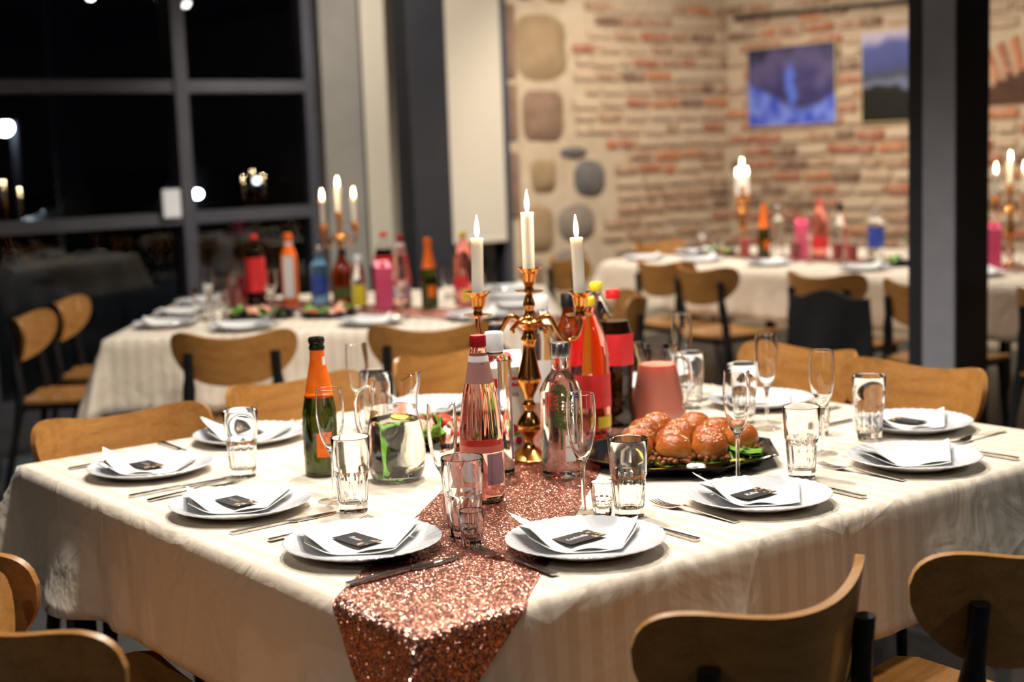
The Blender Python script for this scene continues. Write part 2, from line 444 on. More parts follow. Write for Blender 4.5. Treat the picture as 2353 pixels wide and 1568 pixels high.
    q.color(q.ramp(f, [(0.25, srgb(214, 160, 84)), (0.62, srgb(186, 108, 40)), (1.0, srgb(150, 70, 22))])); q.bump(q.noise(v, 90, 4), 0.6, 0.004)
    m['bun'] = k
setup_materials()

# ------------------------------------------------------------------ room shell
WY = 7.9; WX = 8.31
struct('floor', box(-3.2, WX + .3, -4.2, WY + .25, -0.1, 0.0), M_['floor'])
struct('ceiling', box(-3.2, WX + .3, -4.2, WY + .25, CEIL, CEIL + 0.1), M_['ceiling'])
struct('wall_left', box(-3.2, -3.0, -4.2, WY + .25, 0, CEIL), M_['plaster'])
struct('wall_behind', box(-3.0, WX, -4.2, -4.0, 0, CEIL), M_['plaster'])
wall_b = struct('wall_back', box(6.14, WX + .3, WY, WY + .25, 0, CEIL), M_['mortar'])
wall_r = struct('wall_right', box(WX, WX + .3, -4.0, WY, 0, CEIL), M_['mortar'])

BR = []
for nm, c1, c2, s in [('brick_tan', (186, 152, 122), (202, 172, 142), .55), ('brick_brown', (156, 112, 84), (180, 138, 108), .45),
                      ('brick_red', (160, 92, 68), (182, 116, 88), .35), ('brick_orange', (184, 112, 72), (196, 132, 92), .35),
                      ('brick_dark', (112, 82, 66), (140, 104, 86), .35), ('brick_pale', (194, 164, 136), (208, 182, 154), .7)]:
    BR.append(mat_brick(nm, srgb(*c1), srgb(*c2), s))
_bm = {}
def brick_mesh(vi, mi):
    if (vi, mi) not in _bm:
        rnd = random.Random(vi * 31 + 5)
        vf = bevbox(cbox(1, 0.05, 0.064), 0.011, 1)
        vf = ([(x + rnd.uniform(-.012, .012), y + rnd.uniform(-.003, .003), z + rnd.uniform(-.005, .005)) for x, y, z in vf[0]], vf[1])
        _bm[(vi, mi)] = mesh('brick', vf, BR[mi])
    return _bm[(vi, mi)]
def brick(parent, loc, ln, rz, mi, rx=0.0, tall=1.0):
    o = ob('brick', brick_mesh(random.randrange(4), mi), parent=parent, loc=loc, rot=(0, 0, rz))
    if rx: o.rotation_euler = (rx, 0, rz)
    o.scale = (ln, 1, tall)
    return o
STONES = [(6.23, 6.70, 1.88, 2.35, 'tan'), (6.27, 6.66, 1.45, 1.83, 'brown'), (6.72, 7.04, 1.05, 1.33, 'dark'), (6.6, 6.87, 1.34, 1.42, 'dark'),
          (6.33, 6.57, 1.10, 1.35, 'tan'), (6.56, 6.93, .74, 1.02, 'grey'), (6.23, 6.53, .68, 1.03, 'tan'), (6.50, 6.86, .42, .70, 'grey'),
          (6.22, 6.46, 2.42, 2.72, 'grey'), (6.50, 6.72, 2.42, 2.60, 'tan'), (6.20, 6.42, .36, .64, 'brown')]
PW = [.30, .28, .08, .08, .07, .19]
for k in range(19):
    z = 0.66 + k * 0.097
    x = 6.62 + (k % 2) * .11 + random.uniform(-.03, .03)
    while x < WX - .06:
        ln = random.choice([.21, .23, .20, .11, .22]); e = min(x + ln, WX - .004)
        if e - x > .07:
            cx = (x + e) / 2
            if not any(s[0] - .05 < e and x < s[1] + .03 and s[2] - .05 < z < s[3] + .05 for s in STONES) and x > 6.72 - .1 * hsh(k, 3):
                brick(wall_b, (cx, WY - .006 - random.uniform(0, .006), z + random.uniform(-.006, .006)), e - x, random.uniform(-.01, .01), random.choices(range(6), PW)[0])
        x = e + random.uniform(.025, .05)
ARC_C = (5.10, .81)
PW2 = [.16, .28, .22, .10, .16, .08]
for k in range(19):
    z = 0.66 + k * 0.097
    y = WY - .03 - (k % 2) * .14 - random.uniform(0, .05)
    while y > 4.75:
        ln = random.choice([.25, .27, .24, .13, .23]); e = y - ln
        d = math.hypot((y + e) / 2 - ARC_C[0], z - ARC_C[1])
        if not (.86 < d < 1.34 and z > 1.45 and (y + e) / 2 < 5.85):
            brick(wall_r, (WX - .006 - random.uniform(0, .006), (y + e) / 2, z + random.uniform(-.006, .006)), y - e, PI / 2 + random.uniform(-.01, .01), random.choices(range(6), PW2)[0])
        y = e - random.uniform(.022, .045)
for k in range(15):      # segmental arch over the niche beside the column
    a = math.radians(-32 + k * 5.0)
    vy, vz = ARC_C[0] + 1.12 * math.sin(a), ARC_C[1] + 1.12 * math.cos(a)
    o = brick(wall_r, (WX - .012, vy, vz), .23, PI / 2, random.choice([2, 3, 1, 2])); o.rotation_euler = (a + PI / 2 if False else 0, 0, PI / 2)
    o.rotation_mode = 'XYZ'
    o.matrix_local = Matrix.Translation((WX - .012, vy, vz)) @ Matrix.Rotation(-a, 4, 'X') @ Matrix.Rotation(PI / 2, 4, 'X') @ Matrix.Rotation(PI / 2, 4, 'Z') @ Matrix.Diagonal((.23, 1, .85, 1))
V = [(WX - .02, ARC_C[0] + .99 * math.sin(math.radians(t)), ARC_C[1] + .99 * math.cos(math.radians(t))) for t in range(-32, 41, 4)]
V2 = [(WX - .02, v[1], 1.60) for v in V]
lint = ob('niche_lintel', solid([[Vector(a), Vector(b)] for a, b in zip(V, V2)], .03, nrm=(1, 0, 0)), M_['dark_board'], wall_r)

SM = {'tan': noisy('tan_granite', srgb(168, 142, 108), srgb(150, 122, 90), 9, .85, .6, .01), 'brown': noisy('brown_sandstone', srgb(150, 120, 98), srgb(128, 100, 80), 8, .85, .6, .01),
      'dark': noisy('dark_fieldstone', srgb(92, 88, 86), srgb(116, 110, 106), 10, .85, .6, .01), 'grey': noisy('grey_fieldstone', srgb(148, 132, 116), srgb(122, 110, 100), 8, .85, .6, .01)}
for i, (x0, x1, z0, z1, mt) in enumerate(STONES):
    p = 5.0 if mt in ('tan', 'brown') else 2.6
    rows = []
    for q in (1.0, .92, .72, .4):
        row = []
        for k in range(20):
            a = 2 * PI * k / 20
            c, s = math.cos(a), math.sin(a)
            r = (abs(c) ** p + abs(s) ** p) ** (-1 / p) * (1 + .10 * (n1(k * .7, i) - .5))
            row.append(((x0 + x1) / 2 + c * r * q * (x1 - x0) / 2, WY + .02 - .06 * (1 - q ** 3) - .012, (z0 + z1) / 2 + s * r * q * (z1 - z0) / 2))
        rows.append(row)
    V = [v for r in rows for v in r] + [((x0 + x1) / 2, WY - .055, (z0 + z1) / 2)]
    F = [(r * 20 + k, r * 20 + (k + 1) % 20, (r + 1) * 20 + (k + 1) % 20, (r + 1) * 20 + k) for r in range(3) for k in range(20)] + [(60 + k, 60 + (k + 1) % 20, 80) for k in range(20)]
    ob('stone', (V, F), SM[mt], wall_b, 60)
# dark jamb stones beside the glazing
for z0, z1 in ((1.48, 1.86), (1.9, 2.4), (.95, 1.4)):
    ob('stone', bevbox(box(6.15, 6.225, WY - .03, WY + .05, z0, z1), .02, 2), SM['brown'], wall_b, 50)
# black conduit rail and canvas pictures
rail = ob('curtain_rail', merge(tube([(WX - .04, 7.76, 2.345), (WX - .04, 5.9, 2.31)], .018, 10), *[box(WX - .04, WX, y - .012, y + .012, 2.31, 2.35) for y in (7.6, 6.8, 6.1)]), M_['black_cap'])
tag(rail, 'thin black metal rail running along the brick wall above the pictures', 'rail')

def mat_pic(name, kind):
    m = pm(name, (0.2, 0.25, 0.5, 1), 0.45); k = N(m); v = k.coord()
    sep = k.n('ShaderNodeSeparateXYZ'); k.l(v, sep.inputs[0]); Y, Z = sep.outputs[1], sep.outputs[2]
    no = k.noise(v, 3.2, 4, .55, .8); no2 = k.noise(v, 9, 3)
    if kind == 0:
        base = k.ramp(k.math('ADD', k.math('MULTIPLY', Z, 1.1), k.math('MULTIPLY', no, .9)), [(.18, srgb(40, 30, 40)), (.42, srgb(64, 60, 110)), (.62, srgb(96, 88, 128)), (.82, srgb(40, 44, 70))])
        # bright blue sweep along the bottom, curving up on the left
        cur = k.math('SUBTRACT', Z, k.math('ADD', k.math('MULTIPLY', k.math('POWER', k.math('ABSOLUTE', k.math('ADD', Y, .12)), 1.5), .55), -.2))
        cur = k.math('ADD', cur, k.math('MULTIPLY', k.math('SUBTRACT', no, .5), .16))
        f = k.ramp(cur, [(.0, (1, 1, 1, 1)), (.06, (0, 0, 0, 1))])
        c = k.mix(f, base, k.ramp(no2, [(.35, srgb(44, 66, 190)), (.6, srgb(120, 140, 226))]))
        # pale vertical figure-like swirl in the middle
        dx = k.math('ABSOLUTE', k.math('ADD', Y, k.math('MULTIPLY', k.math('SUBTRACT', no, .5), .18)))
        g = k.ramp(dx, [(.02, (1, 1, 1, 1)), (.055, (0, 0, 0, 1))]); h = k.ramp(k.math('ABSOLUTE', Z), [(.1, (1, 1, 1, 1)), (.18, (0, 0, 0, 1))])
        c = k.mix(k.math('MULTIPLY', g, h), c, srgb(92, 120, 220))
    else:
        c = k.ramp(k.math('ADD', Z, k.math('MULTIPLY', k.math('SUBTRACT', no, .5), .3)), [(.0, srgb(20, 22, 16)), (.36, srgb(26, 26, 20)), (.42, srgb(110, 116, 140)), (.5, srgb(70, 72, 80)), (.62, srgb(74, 80, 130)), (.84, srgb(86, 92, 150)), (.95, srgb(190, 180, 200))])
        x = c.node; x.inputs[0].links[0].from_node
        ad = k.math('ADD', k.math('MULTIPLY', Z, 1.55), k.math('ADD', .5, k.math('MULTIPLY', k.math('SUBTRACT', no, .5), .3))); k.l(ad, x.inputs[0])
    k.color(c); return m
edge = noisy('canvas_edge', srgb(190, 170, 110), srgb(206, 190, 140), 30, .7)
for i, (y0, y1, z0, z1, lab) in enumerate([(6.79, 7.64, 1.52, 2.11, 'square-on canvas print of blue and purple swirls on the brick wall'), (5.74, 6.57, 1.51, 2.14, 'canvas print of white animal shape under blue sky, half hidden by the steel column')]):
    cy0, cz0 = (y0 + y1) / 2, (z0 + z1) / 2
    t = thing('canvas_picture', lab, 'picture', (WX - .03, cy0, cz0), group='canvas pictures')
    ob('canvas', box(-.012, .02, -(y1 - y0) / 2, (y1 - y0) / 2, -(z1 - z0) / 2, (z1 - z0) / 2), edge, t)
    ob('print', box(-.014, -.0125, -(y1 - y0) / 2 + .008, (y1 - y0) / 2 - .008, -(z1 - z0) / 2 + .008, (z1 - z0) / 2 - .008), mat_pic('print_%d' % i, i), t)

# ------------------------------------------------------------------ glazing
def window(name, x0, x1, zbars, mul):
    w = ob(name, merge(box(x0, x1, WY - .02, WY + .08, 0, .12), box(x0, x1, WY - .02, WY + .08, CEIL - .12, CEIL)), M_['steel_frame']); w['kind'] = 'structure'
    for x in (x0, x1 - .07): ob('window_frame', box(x, x + .07, WY - .03, WY + .09, .12, CEIL - .12), M_['steel_frame'], w)
    xs = [x0 + .07] + list(mul) + [x1 - .07]
    for mx in mul: ob('mullion', box(mx - .04, mx + .04, WY - .06, WY + .09, .12, CEIL - .12), M_['steel_frame'], w)
    for zb in zbars:
        for a, b in zip(xs[:-1], xs[1:]): ob('transom', box(a, b, WY - .045, WY + .085, zb - .035, zb + .035), M_['steel_frame'], w)
    zz = [.12] + list(zbars) + [CEIL - .12]
    for a, b in zip(xs[:-1], xs[1:]):
        for c, d in zip(zz[:-1], zz[1:]): ob('pane', box(a, b, WY + .03, WY + .036, c, d), M_['pane'], w)
    return w
window('window_1', -3.0, 4.62, [1.083, 1.846, 2.62], [-2.3, -1.1, .1, 1.3, 2.50, 3.718])
window('window_2', 4.90, 6.14, [1.083, 1.846, 2.62], [5.45])
struct('wall_pier', box(4.62, 4.90, WY - .12, WY + .2, 0, CEIL), M_['greywall'])
def blind(x0, x1, zb, lab):
    t = thing('roller_blind', lab, 'blind', (x0, WY - .1, zb), group='cream roller blinds')
    ob('fabric', box(0, x1 - x0, .0, .004, 0, CEIL - zb - .03), M_['blind'], t)
    ob('bottom_bar', bevbox(box(0, x1 - x0, -.006, .012, -.012, .022), .004, 1), M_['blind'], t)
    ob('roller', tr(lathe([(0, 0), (.03, 0), (.03, x1 - x0), (0, x1 - x0)], 12), 0, .01, CEIL - zb - .04, ry=PI / 2), M_['white_cap'], t)
blind(4.93, 5.40, .72, 'long cream roller blind between the grey pier and the dark steel post')
blind(5.58, 6.03, .81, 'cream roller blind beside the stone wall, its lower edge visible')
pst = thing('steel_post', 'dark grey square steel post between two cream blinds', 'post', (5.185, 7.53, 0))
ob('shaft', bevbox(box(-.145, .145, -.085, .085, 0, CEIL), .006, 1), M_['steel_dark'], pst)
ob('base_plate', box(-.17, .17, -.11, .11, 0, .015), M_['steel_dark'], pst)
sw = ob('notice_card', bevbox(box(3.545, 3.655, WY - .085, WY - .062, 1.09, 1.255), .004, 1), M_['white_cap']); tag(sw, 'small white card fixed beside the window mullion', 'card')
# free standing steel column on the right
def colm():
    t = thing('steel_column', 'tall dark steel column standing in front of the back right table', 'column', (4.69, 3.29, 0))
    ob('shaft', bevbox(box(-.0, .205, .0, .148, 0, CEIL), .004, 1), noisy('grey_painted_steel', srgb(138, 138, 146), srgb(146, 146, 154), 8, .42), t)
    ob('flange', box(-.0, .205, .148, .21, 0, CEIL), M_['steel_dark'], t)
    ob('unlit_face', box(.006, .21, -.008, -.0005, 0, CEIL), noisy('shaded_face_black', (.008, .008, .009, 1), (.012, .012, .013, 1), 8, .5), t)  # black colour stands in for shade on the column's unlit side
    ob('base_plate', box(-.05, .25, -.05, .25, 0, .012), M_['steel_dark'], t)
colm()
# outside in the dark
tag(ob('ground_outside', box(-60, 60, WY + .3, 90, -.3, -.02), M_['asphalt']), 'dark asphalt yard outside the windows', None, kind='structure')
def lamp_post(x, y, z, r, lab, mt):
    p = Vector((x, y, z))
    t = thing('street_lamp', lab, 'lamp', (p.x, p.y, -.02))
    h = p.z + .02
    ob('pole', lathe([(0, 0), (.07, 0), (.05, h + .1), (0, h + .1)], 10), M_['steel_dark'], t)
    ob('lamp_head', tr(lathe([(0, .12), (r * 1.6, .06), (r * 1.7, .0), (0, .0)], 12), -.25, -.3, h), M_['steel_dark'], t)
    ob('bulb', tr(ellipsoid(r, r, r * .9, 12, 8), -.25, -.3, h - r * .6), M_[mt], t)
    ob('bracket', tube([(0, 0, h + .05), (-.25, -.3, h + .1)], .02, 6), M_['steel_dark'], t)
lamp_post(7.72, 22.20, 2.12, .12, 'bright white yard lamp outside, at the left edge of the window', 'lamp_cold')
lamp_post(11.69, 24.33, 2.75, .022, 'faint lamp just below the upper window bar beside the mullion', 'lamp_soft')
lamp_post(9.49, 25.69, 0.65, .028, 'small dim light low outside the left window pane', 'lamp_soft')
lamp_post(11.95, 23.72, 0.28, .026, 'small dim light outside below the lower window bar', 'lamp_soft')
lamp_post(14.45, 27.02, 1.05, .04, 'dim lamp outside in the right window pane', 'lamp_soft')
cp = Vector((8.92, 18.53, 0.99))
car = thing('parked_car', 'dark parked car outside the window with one headlight glowing', 'car', (cp.x + .2, cp.y + .3, -.02), .55)
prof = [(-1.9, .3), (-1.9, .75), (-1.1, .9), (-.5, 1.38), (.8, 1.42), (1.5, .95), (2.0, .85), (2.0, .3)]
cv = [(x, y, z) for y in (0, 1.6) for x, z in prof]; nn = len(prof)
ob('body', (cv, [tuple(range(nn)), tuple(range(2 * nn - 1, nn - 1, -1))] + [(i, (i + 1) % nn, nn + (i + 1) % nn, nn + i) for i in range(nn)]), M_['carpaint'], car)
for x in (-1.25, 1.3):
    for y in (-.02, 1.4): ob('wheel', tr(lathe([(0, 0), (.3, 0), (.32, .05), (.32, .17), (.3, .22), (0, .22)], 16), x, y + .22, .32, rx=PI / 2), M_['black_cap'], car)
hl = car.matrix_basis.inverted() @ cp
ob('headlight', tr(ellipsoid(.06, .06, .05, 10, 6), hl.x, hl.y, hl.z), M_['lamp_cold'], car)

# ------------------------------------------------------------------ ceiling spotlights
def spotlight(x, y, z, lab, power, size=math.radians(140), aim=(0, 0, -1), r=.045, col=WARM, blend=.6, emit='lamp_white'):
    t = thing('ceiling_spotlight', lab, 'lamp', (x, y, z), group='ceiling spotlights')
    q = Vector(aim).normalized().to_track_quat('-Z', 'Y').to_matrix().to_4x4()
    ob('rod', tube([(0, 0, .10), (0, 0, CEIL - z - .002)], .008, 6), M_['black_cap'], t)
    ob('canopy', tr(lathe([(0, -.02), (.05, -.02), (.05, 0), (0, 0)], 16), 0, 0, CEIL - z), M_['black_cap'], t)
    ob('housing', xf(lathe([(.052, -.01), (.055, -.01), (.055, .12), (.03, .15), (0, .15), (0, .145), (.028, .145), (.052, .118)], 20), q), M_['black_cap'], t)
    ob('diffuser', xf(lathe([(0, -.045), (.025, -.04), (.042, -.02), (.048, .0), (.048, .02), (0, .02)], 20), q), M_[emit], t, 60)
    L = bpy.data.lights.new('spot', 'SPOT'); L.energy = power; L.color = col; L.spot_size = size; L.spot_blend = blend; L.shadow_soft_size = r
    lo = bpy.data.objects.new('spot_bulb', L); COL.objects.link(lo); lo.parent = t; lo.matrix_local = q @ Matrix.Translation((0, 0, -.05 - r))
spotlight(2.05, 2.80, 2.75, 'ceiling spotlight above the far side of the front table', KEY * 3.4)
spotlight(1.45, 2.75, 2.75, 'ceiling spotlight above the left half of the front table', KEY * 1.9)
spotlight(2.70, 2.30, 2.75, 'ceiling spotlight above the right half of the front table', KEY * 1.9)
spotlight(1.45, 1.75, 2.75, 'ceiling spotlight above the near corner of the front table', KEY * 2.0)
spotlight(4.12, 5.80, 2.62, 'ceiling spotlight above the left table, mirrored in the window', KEY * 2.0)
spotlight(4.50, 6.12, 2.60, 'ceiling spotlight near the blinds, mirrored beside the mullion', KEY * 2.6, aim=(.45, .6, -.8))
spotlight(2.6, 4.9, 2.75, 'ceiling spotlight in front of the left table', KEY * .5)
spotlight(3.05, 5.55, 2.75, 'added overhead spotlight brightening the window table', KEY * 1.7)  # extra overhead lamp, added to whiten the plates and napkins here
spotlight(6.1, 5.1, 2.85, 'ceiling spotlight above the back right table', KEY * 3.2, aim=(.35, .25, -1))
spotlight(6.4, 6.5, 2.85, 'ceiling spotlight above the far left end of the back right table', KEY * 1.9, aim=(.3, .3, -.8))
spotlight(5.9, 3.6, 2.85, 'ceiling spotlight above the near end of the back right table', KEY * 2.4, aim=(.4, .2, -1))
spotlight(-.9, 1.2, 2.85, 'added fill spotlight on the near left, out of view', KEY * .75, col=(1, .96, .92))  # unseen fill, added to lift the near left drape
spotlight(2.9, -.9, 2.85, 'added cool fill spotlight on the near right, out of view', KEY * 1.1, col=(.84, .96, .97))  # unseen cool fill, added for bottle labels and the near right drape

# ------------------------------------------------------------------ tables and cloths
TZ = 0.745
class Tab:
    def __init__(s, x, y, rz, A, B): s.x, s.y, s.rz, s.A, s.B = x, y, rz, A, B
    def p(s, a, b, z=0.0):
        c, d = math.cos(s.rz), math.sin(s.rz); return (s.x + a * c - b * d, s.y + a * d + b * c, TZ + z)
T1 = Tab(1.049, 1.592, 0.0, 1.75, 1.555)
T2 = Tab(2.10, 5.24, -0.634, 1.75, 1.60)
T3 = Tab(5.62, 2.95, 0.0, 1.45, 3.42)

def drape(a, b, lim, off=0.0, seed=0, drop=.24, flare=.10):
    """flat cloth point -> hanging point; lim=(a0,a1,b0,b1)"""
    a0, a1, b0, b1 = lim
    da = min(0, a - a0) + max(0, a - a1); db = min(0, b - b0) + max(0, b - b1)
    ca, cb = min(max(a, a0), a1), min(max(b, b0), b1)
    R = .012
    def fall(r, fl):
        # rounded lip then hang with flare
        q = R * PI / 2
        if r < q:
            t = r / R; return R * math.sin(t), R * (1 - math.cos(t))
        h = r - q; return R + h * math.sin(fl), R + h * math.cos(fl)
    if da == 0 and db == 0:
        return Vector((a, b, off))
    if da != 0 and db != 0:
        r = math.hypot(da, db); ph = math.atan2(abs(db), abs(da))
        k = math.sin(2 * ph)
        fl = flare + .34 * k * k + .10 * math.sin(ph * 8 + seed) * k
        o, dn = fall(r, fl)
        return Vector((ca + math.copysign(math.cos(ph) * (o + off), da), cb + math.copysign(math.sin(ph) * (o + off), db), -dn))
    r = abs(da) + abs(db); s = b if da else a
    ed = min(s - (b0 if da else a0), (b1 if da else a1) - s)
    wv = (n1(s * 5.0, seed + (1 if da else 2) + (3 if da + db > 0 else 0)) - .5) * .34 + (n1(s * 13, seed + 7) - .5) * .22
    o, dn = fall(r, flare)
    o += off + max(-.6 * (o - R), wv * sstep(0, .12, ed) * max(0, r - .02) * min(1.6, r / drop)) if r > .02 else off
    if da: return Vector((ca + math.copysign(o, da), b, -dn))
    return Vector((a, cb + math.copysign(o, db), -dn))

def cloth_obj(T, lim, ext, lab, cat='tablecloth', mat='cloth', step=.02, off=0.0, seed=0, group='damask tablecloths', dlim=None, name='tablecloth'):
    """lim: table edge limits; ext: flat extents (a0,a1,b0,b1)"""
    na = max(2, int((ext[1] - ext[0]) / step)); nb = max(2, int((ext[3] - ext[2]) / step))
    g = []
    for i in range(na + 1):
        row = []
        for j in range(nb + 1):
            a = ext[0] + (ext[1] - ext[0]) * i / na; b = ext[2] + (ext[3] - ext[2]) * j / nb
            row.append(drape(a, b, lim, off, seed))
        g.append(row)
    V = [tuple(p) for r in g for p in r]; F = [(i * (nb + 1) + j, (i + 1) * (nb + 1) + j, (i + 1) * (nb + 1) + j + 1, i * (nb + 1) + j + 1) for i in range(na) for j in range(nb)]
    me = mesh(name, (V, F), M_[mat], 180)
    # outward/up normals
    o = ob(name, me, loc=T.p(0, 0), rot=(0, 0, T.rz))
    up = sum(1 for p in me.polygons if p.normal.z > .9); dn = sum(1 for p in me.polygons if p.normal.z < -.9)
    if dn > up: me.flip_normals()
    md = o.modifiers.new('thickness', 'SOLIDIFY'); md.thickness = .0012; md.offset = -1
    tag(o, lab, cat, group); return o

def table_obj(T, a0, a1, b0, b1, lab):
    x, y, _ = T.p(a0, b0)
    t = thing('table', lab, 'table', (x, y, 0), T.rz, 'banquet tables')
    A, B = a1 - a0, b1 - b0
    ob('tabletop', bevbox(box(.006, A - .006, .006, B - .006, TZ - .03, TZ - .0025), .003, 1), M_['wood'], t)
    for px in (.08, A - .08):
        for py in (.08, B - .08): ob('leg', box(px - .025, px + .025, py - .025, py + .025, 0, TZ - .03), M_['black_wood'], t)
    ob('apron', merge(box(.08, A - .08, .07, .09, TZ - .1, TZ - .03), box(.08, A - .08, B - .09, B - .07, TZ - .1, TZ - .03)), M_['black_wood'], t)

SEAM = .884
table_obj(T1, 0, SEAM, 0, T1.B, 'front table under the left cloth, near the sequin runner corner')
table_obj(T1, SEAM, T1.A, 0, T1.B, 'front table under the right-hand cloth with visible vertical stripes')
D = .245
cloth_obj(T1, (0, T1.A, 0, T1.B), (SEAM - .05, T1.A + D, -D, T1.B + D), 'cream striped tablecloth on the right half of the front table', off=.0, seed=3)
cloth_obj(T1, (0, T1.A, 0, T1.B), (-D, SEAM + .012, -D, T1.B + D), 'cream creased tablecloth on the left half of the front table', off=.002, seed=3)
table_obj(T2, 0, T2.A, 0, T2.B, 'table under the blurred cream cloth in front of the windows')
cloth_obj(T2, (0, T2.A, 0, T2.B), (-.29, T2.A + .29, -.29, T2.B + .29), 'blurred cream tablecloth on the table before the windows', step=.035, seed=11)
table_obj(T3, 0, T3.A, 1.7, T3.B, 'far half of the back right table before the brick wall')
table_obj(T3, 0, T3.A, 0, 1.7, 'near half of the back right table behind the steel column')
cloth_obj(T3, (0, T3.A, 0, T3.B), (-.27, T3.A + .27, -.27, T3.B + .27), 'blurred cream tablecloth on the long table by the brick wall', step=.04, seed=17)

def runner(T, p0, p1, w, e0, e1, lab, step=.008, off=.0035, seed=3, group='rose gold sequin runners'):
    p0, p1 = Vector(p0), Vector(p1); d = (p1 - p0); L = d.length; d.normalize(); n = Vector((-d.y, d.x))
    s0, s1 = -e0, L + e1; ns = int((s1 - s0) / step); nw = max(6, int(w / step))
    V = []
    for i in range(ns + 1):
        for j in range(nw + 1):
            q = p0 + d * (s0 + (s1 - s0) * i / ns) + n * (w * (j / nw - .5))
            v = drape(q.x, q.y, (0, T.A, 0, T.B), off, seed)
            v.z += .0008 * (n2(q.x * 60, q.y * 60, 4) - .3)
            V.append(tuple(v))
    F = [(i * (nw + 1) + j, (i + 1) * (nw + 1) + j, (i + 1) * (nw + 1) + j + 1, i * (nw + 1) + j + 1) for i in range(ns) for j in range(nw)]
    me = mesh('table_runner', (V, F), M_['sequin'], 180)
    up = sum(1 for p in me.polygons if p.normal.z > .9); dn = sum(1 for p in me.polygons if p.normal.z < -.9)
    if dn > up: me.flip_normals()
    o = ob('table_runner', me, loc=T.p(0, 0), rot=(0, 0, T.rz)); tag(o, lab, 'table runner', group); return o
runner(T1, (0.0, 0.02), (T1.A, T1.B + .0), .285, .36, .2, 'rose gold sequin table runner draped over the near corner of the front table')
runner(T2, (T2.A, .0), (0, T2.B), .28, .2, .2, 'rose gold sequin runner across the blurred table by the windows', .03, seed=11)
runner(T3, (.62, 0), (.62, T3.B), .28, .2, .2, 'rose gold sequin runner along the table by the brick wall', .04, seed=17)

# ------------------------------------------------------------------ chairs
def make_chair():
    t = thing('dining_chair', 'proto', 'chair', group='oak and black dining chairs')
    # backrest: bean shaped bent ply; +y faces the table
    g = []
    for i in range(45):
        s = -1 + 2 * i / 44; s = math.copysign(1 - (1 - abs(s)) ** 1.35, s) if abs(s) > 0 else 0
        h = .086 * max(0.0, (1 - abs(s) ** 5)) ** .5 + .0005
        c = .062 * abs(s) ** 2.2
        row = []
        for j in range(8):
            t2 = -1 + 2 * j / 7
            zz = c + h * t2
            row.append(Vector((.225 * s, -.205 + .105 * s * s - .16 * zz, .69 + zz)))
        g.append(row)
    ob('backrest', solid(g, .013), M_['wood'], t, 50)
    g = []
    for i in range(15):
        s = -1 + 2 * i / 14; row = []
        for j in range(13):
            q = -1 + 2 * j / 12
            hw = .205 * (1 - .10 * (1 - q) / 2) * (1 if abs(q) < .75 else (1 - ((abs(q) - .75) / .25) ** 3 * .12))
            row.append(Vector((s * hw, .02 + .2 * q, .452 - .012 * (1 - s * s) + .012 * max(0, -q - .6))))
        g.append(row)
    ob('seat', solid(g, .014), M_['wood'], t, 60)
    for s in (-1, 1):
        ob('leg', tube([(s * .165, .17, .44), (s * .195, .20, 0)], [.017, .012], 10), M_['black_wood'], t, 60)
        ob('leg', tube(cr3([(s * .205, -.26, 0), (s * .178, -.165, .42), (s * .160, -.172, .60), (s * .156, -.182, .725)], 4), [.012] * 1 + [.014] * 3 + [.019] * 5 + [.014] * 4, 10, 1.25), M_['black_wood'], t, 60)
    ob('seat_rail', merge(tube([(-.165, .17, .43), (.165, .17, .43)], .013, 8), tube([(-.165, .165, .43), (-.175, -.16, .43)], .013, 8), tube([(.165, .165, .43), (.175, -.16, .43)], .013, 8), tube([(-.17, -.155, .42), (.17, -.155, .42)], .013, 8)), M_['black_wood'], t, 60)
    return t
chair0 = make_chair()
def face(dx, dy): return math.atan2(dy, dx) - PI / 2      # rotation so that +y looks along (dx,dy)
CH = [(1.43, 1.44, face(0, 1), 'oak chair back in the foreground right, seen from behind with two dark posts'),
      (1.90, 1.36, face(0, 1), 'oak chair at the lower right, partly cut off by the frame'),
      (.80, 1.95, face(1, 0), 'oak chair back at the bottom left corner of the picture'),
      (.86, 2.40, face(1, -.05), 'oak chair at the left edge beside the hanging tablecloth, its seat visible'),
      (1.36, 3.20, face(-.05, -1), 'oak chair behind the left corner of the front table'),
      (1.93, 3.33, face(.03, -1), 'oak chair on the far left side, behind the champagne bottle'),
      (2.52, 3.42, face(0, -1), 'oak chair on the far side, behind the glass water jug'),
      (3.10, 2.80, face(-1, 0), 'oak chair behind the tall flutes on the far right table edge'),
      (3.02, 2.33, face(-1, -.04), 'oak chair in front of the steel column foot'),
      (3.54, 2.04, face(.607, .784), 'oak chair back at the right edge, turned away'),
      (2.43, 4.78, face(.59, .81), 'blurred oak chair on the left in front of the window table'),
      (3.00, 4.36, face(.59, .81), 'blurred oak chair behind the lemonade bottle, before the window table'),
      (2.20, 5.88, face(.80, -.6), 'nearer of two blurred oak chairs at the far left edge'),
      (2.56, 6.40, face(.80, -.6), 'farther of two blurred oak chairs at the far left edge'),
      (3.92, 4.50, face(-.80, .6), 'blurred oak chair turned toward the window table, left of the back chairs'),
      (5.33, 5.10, face(1, -.05), 'blurred oak chair pulled out from the brick wall table'),
      (5.33, 4.35, face(1, .05), 'blurred oak chair with a black jacket on its right side'),
      (5.23, 3.72, face(1, 0), 'blurred oak chair partly behind the steel column'),
      (5.50, 5.58, face(1, 0), 'blurred oak chair pushed in at the brick wall table, left of the pulled out one'),
      (5.42, 6.25, face(.9, -.2), 'leftmost blurred oak chair along the brick wall table'),
      (6.45, 6.62, face(0, -1), 'blurred oak chair at the far left end of the brick wall table'),
      (5.20, 3.05, face(1, 0), 'blurred oak chair just right of the steel column')]
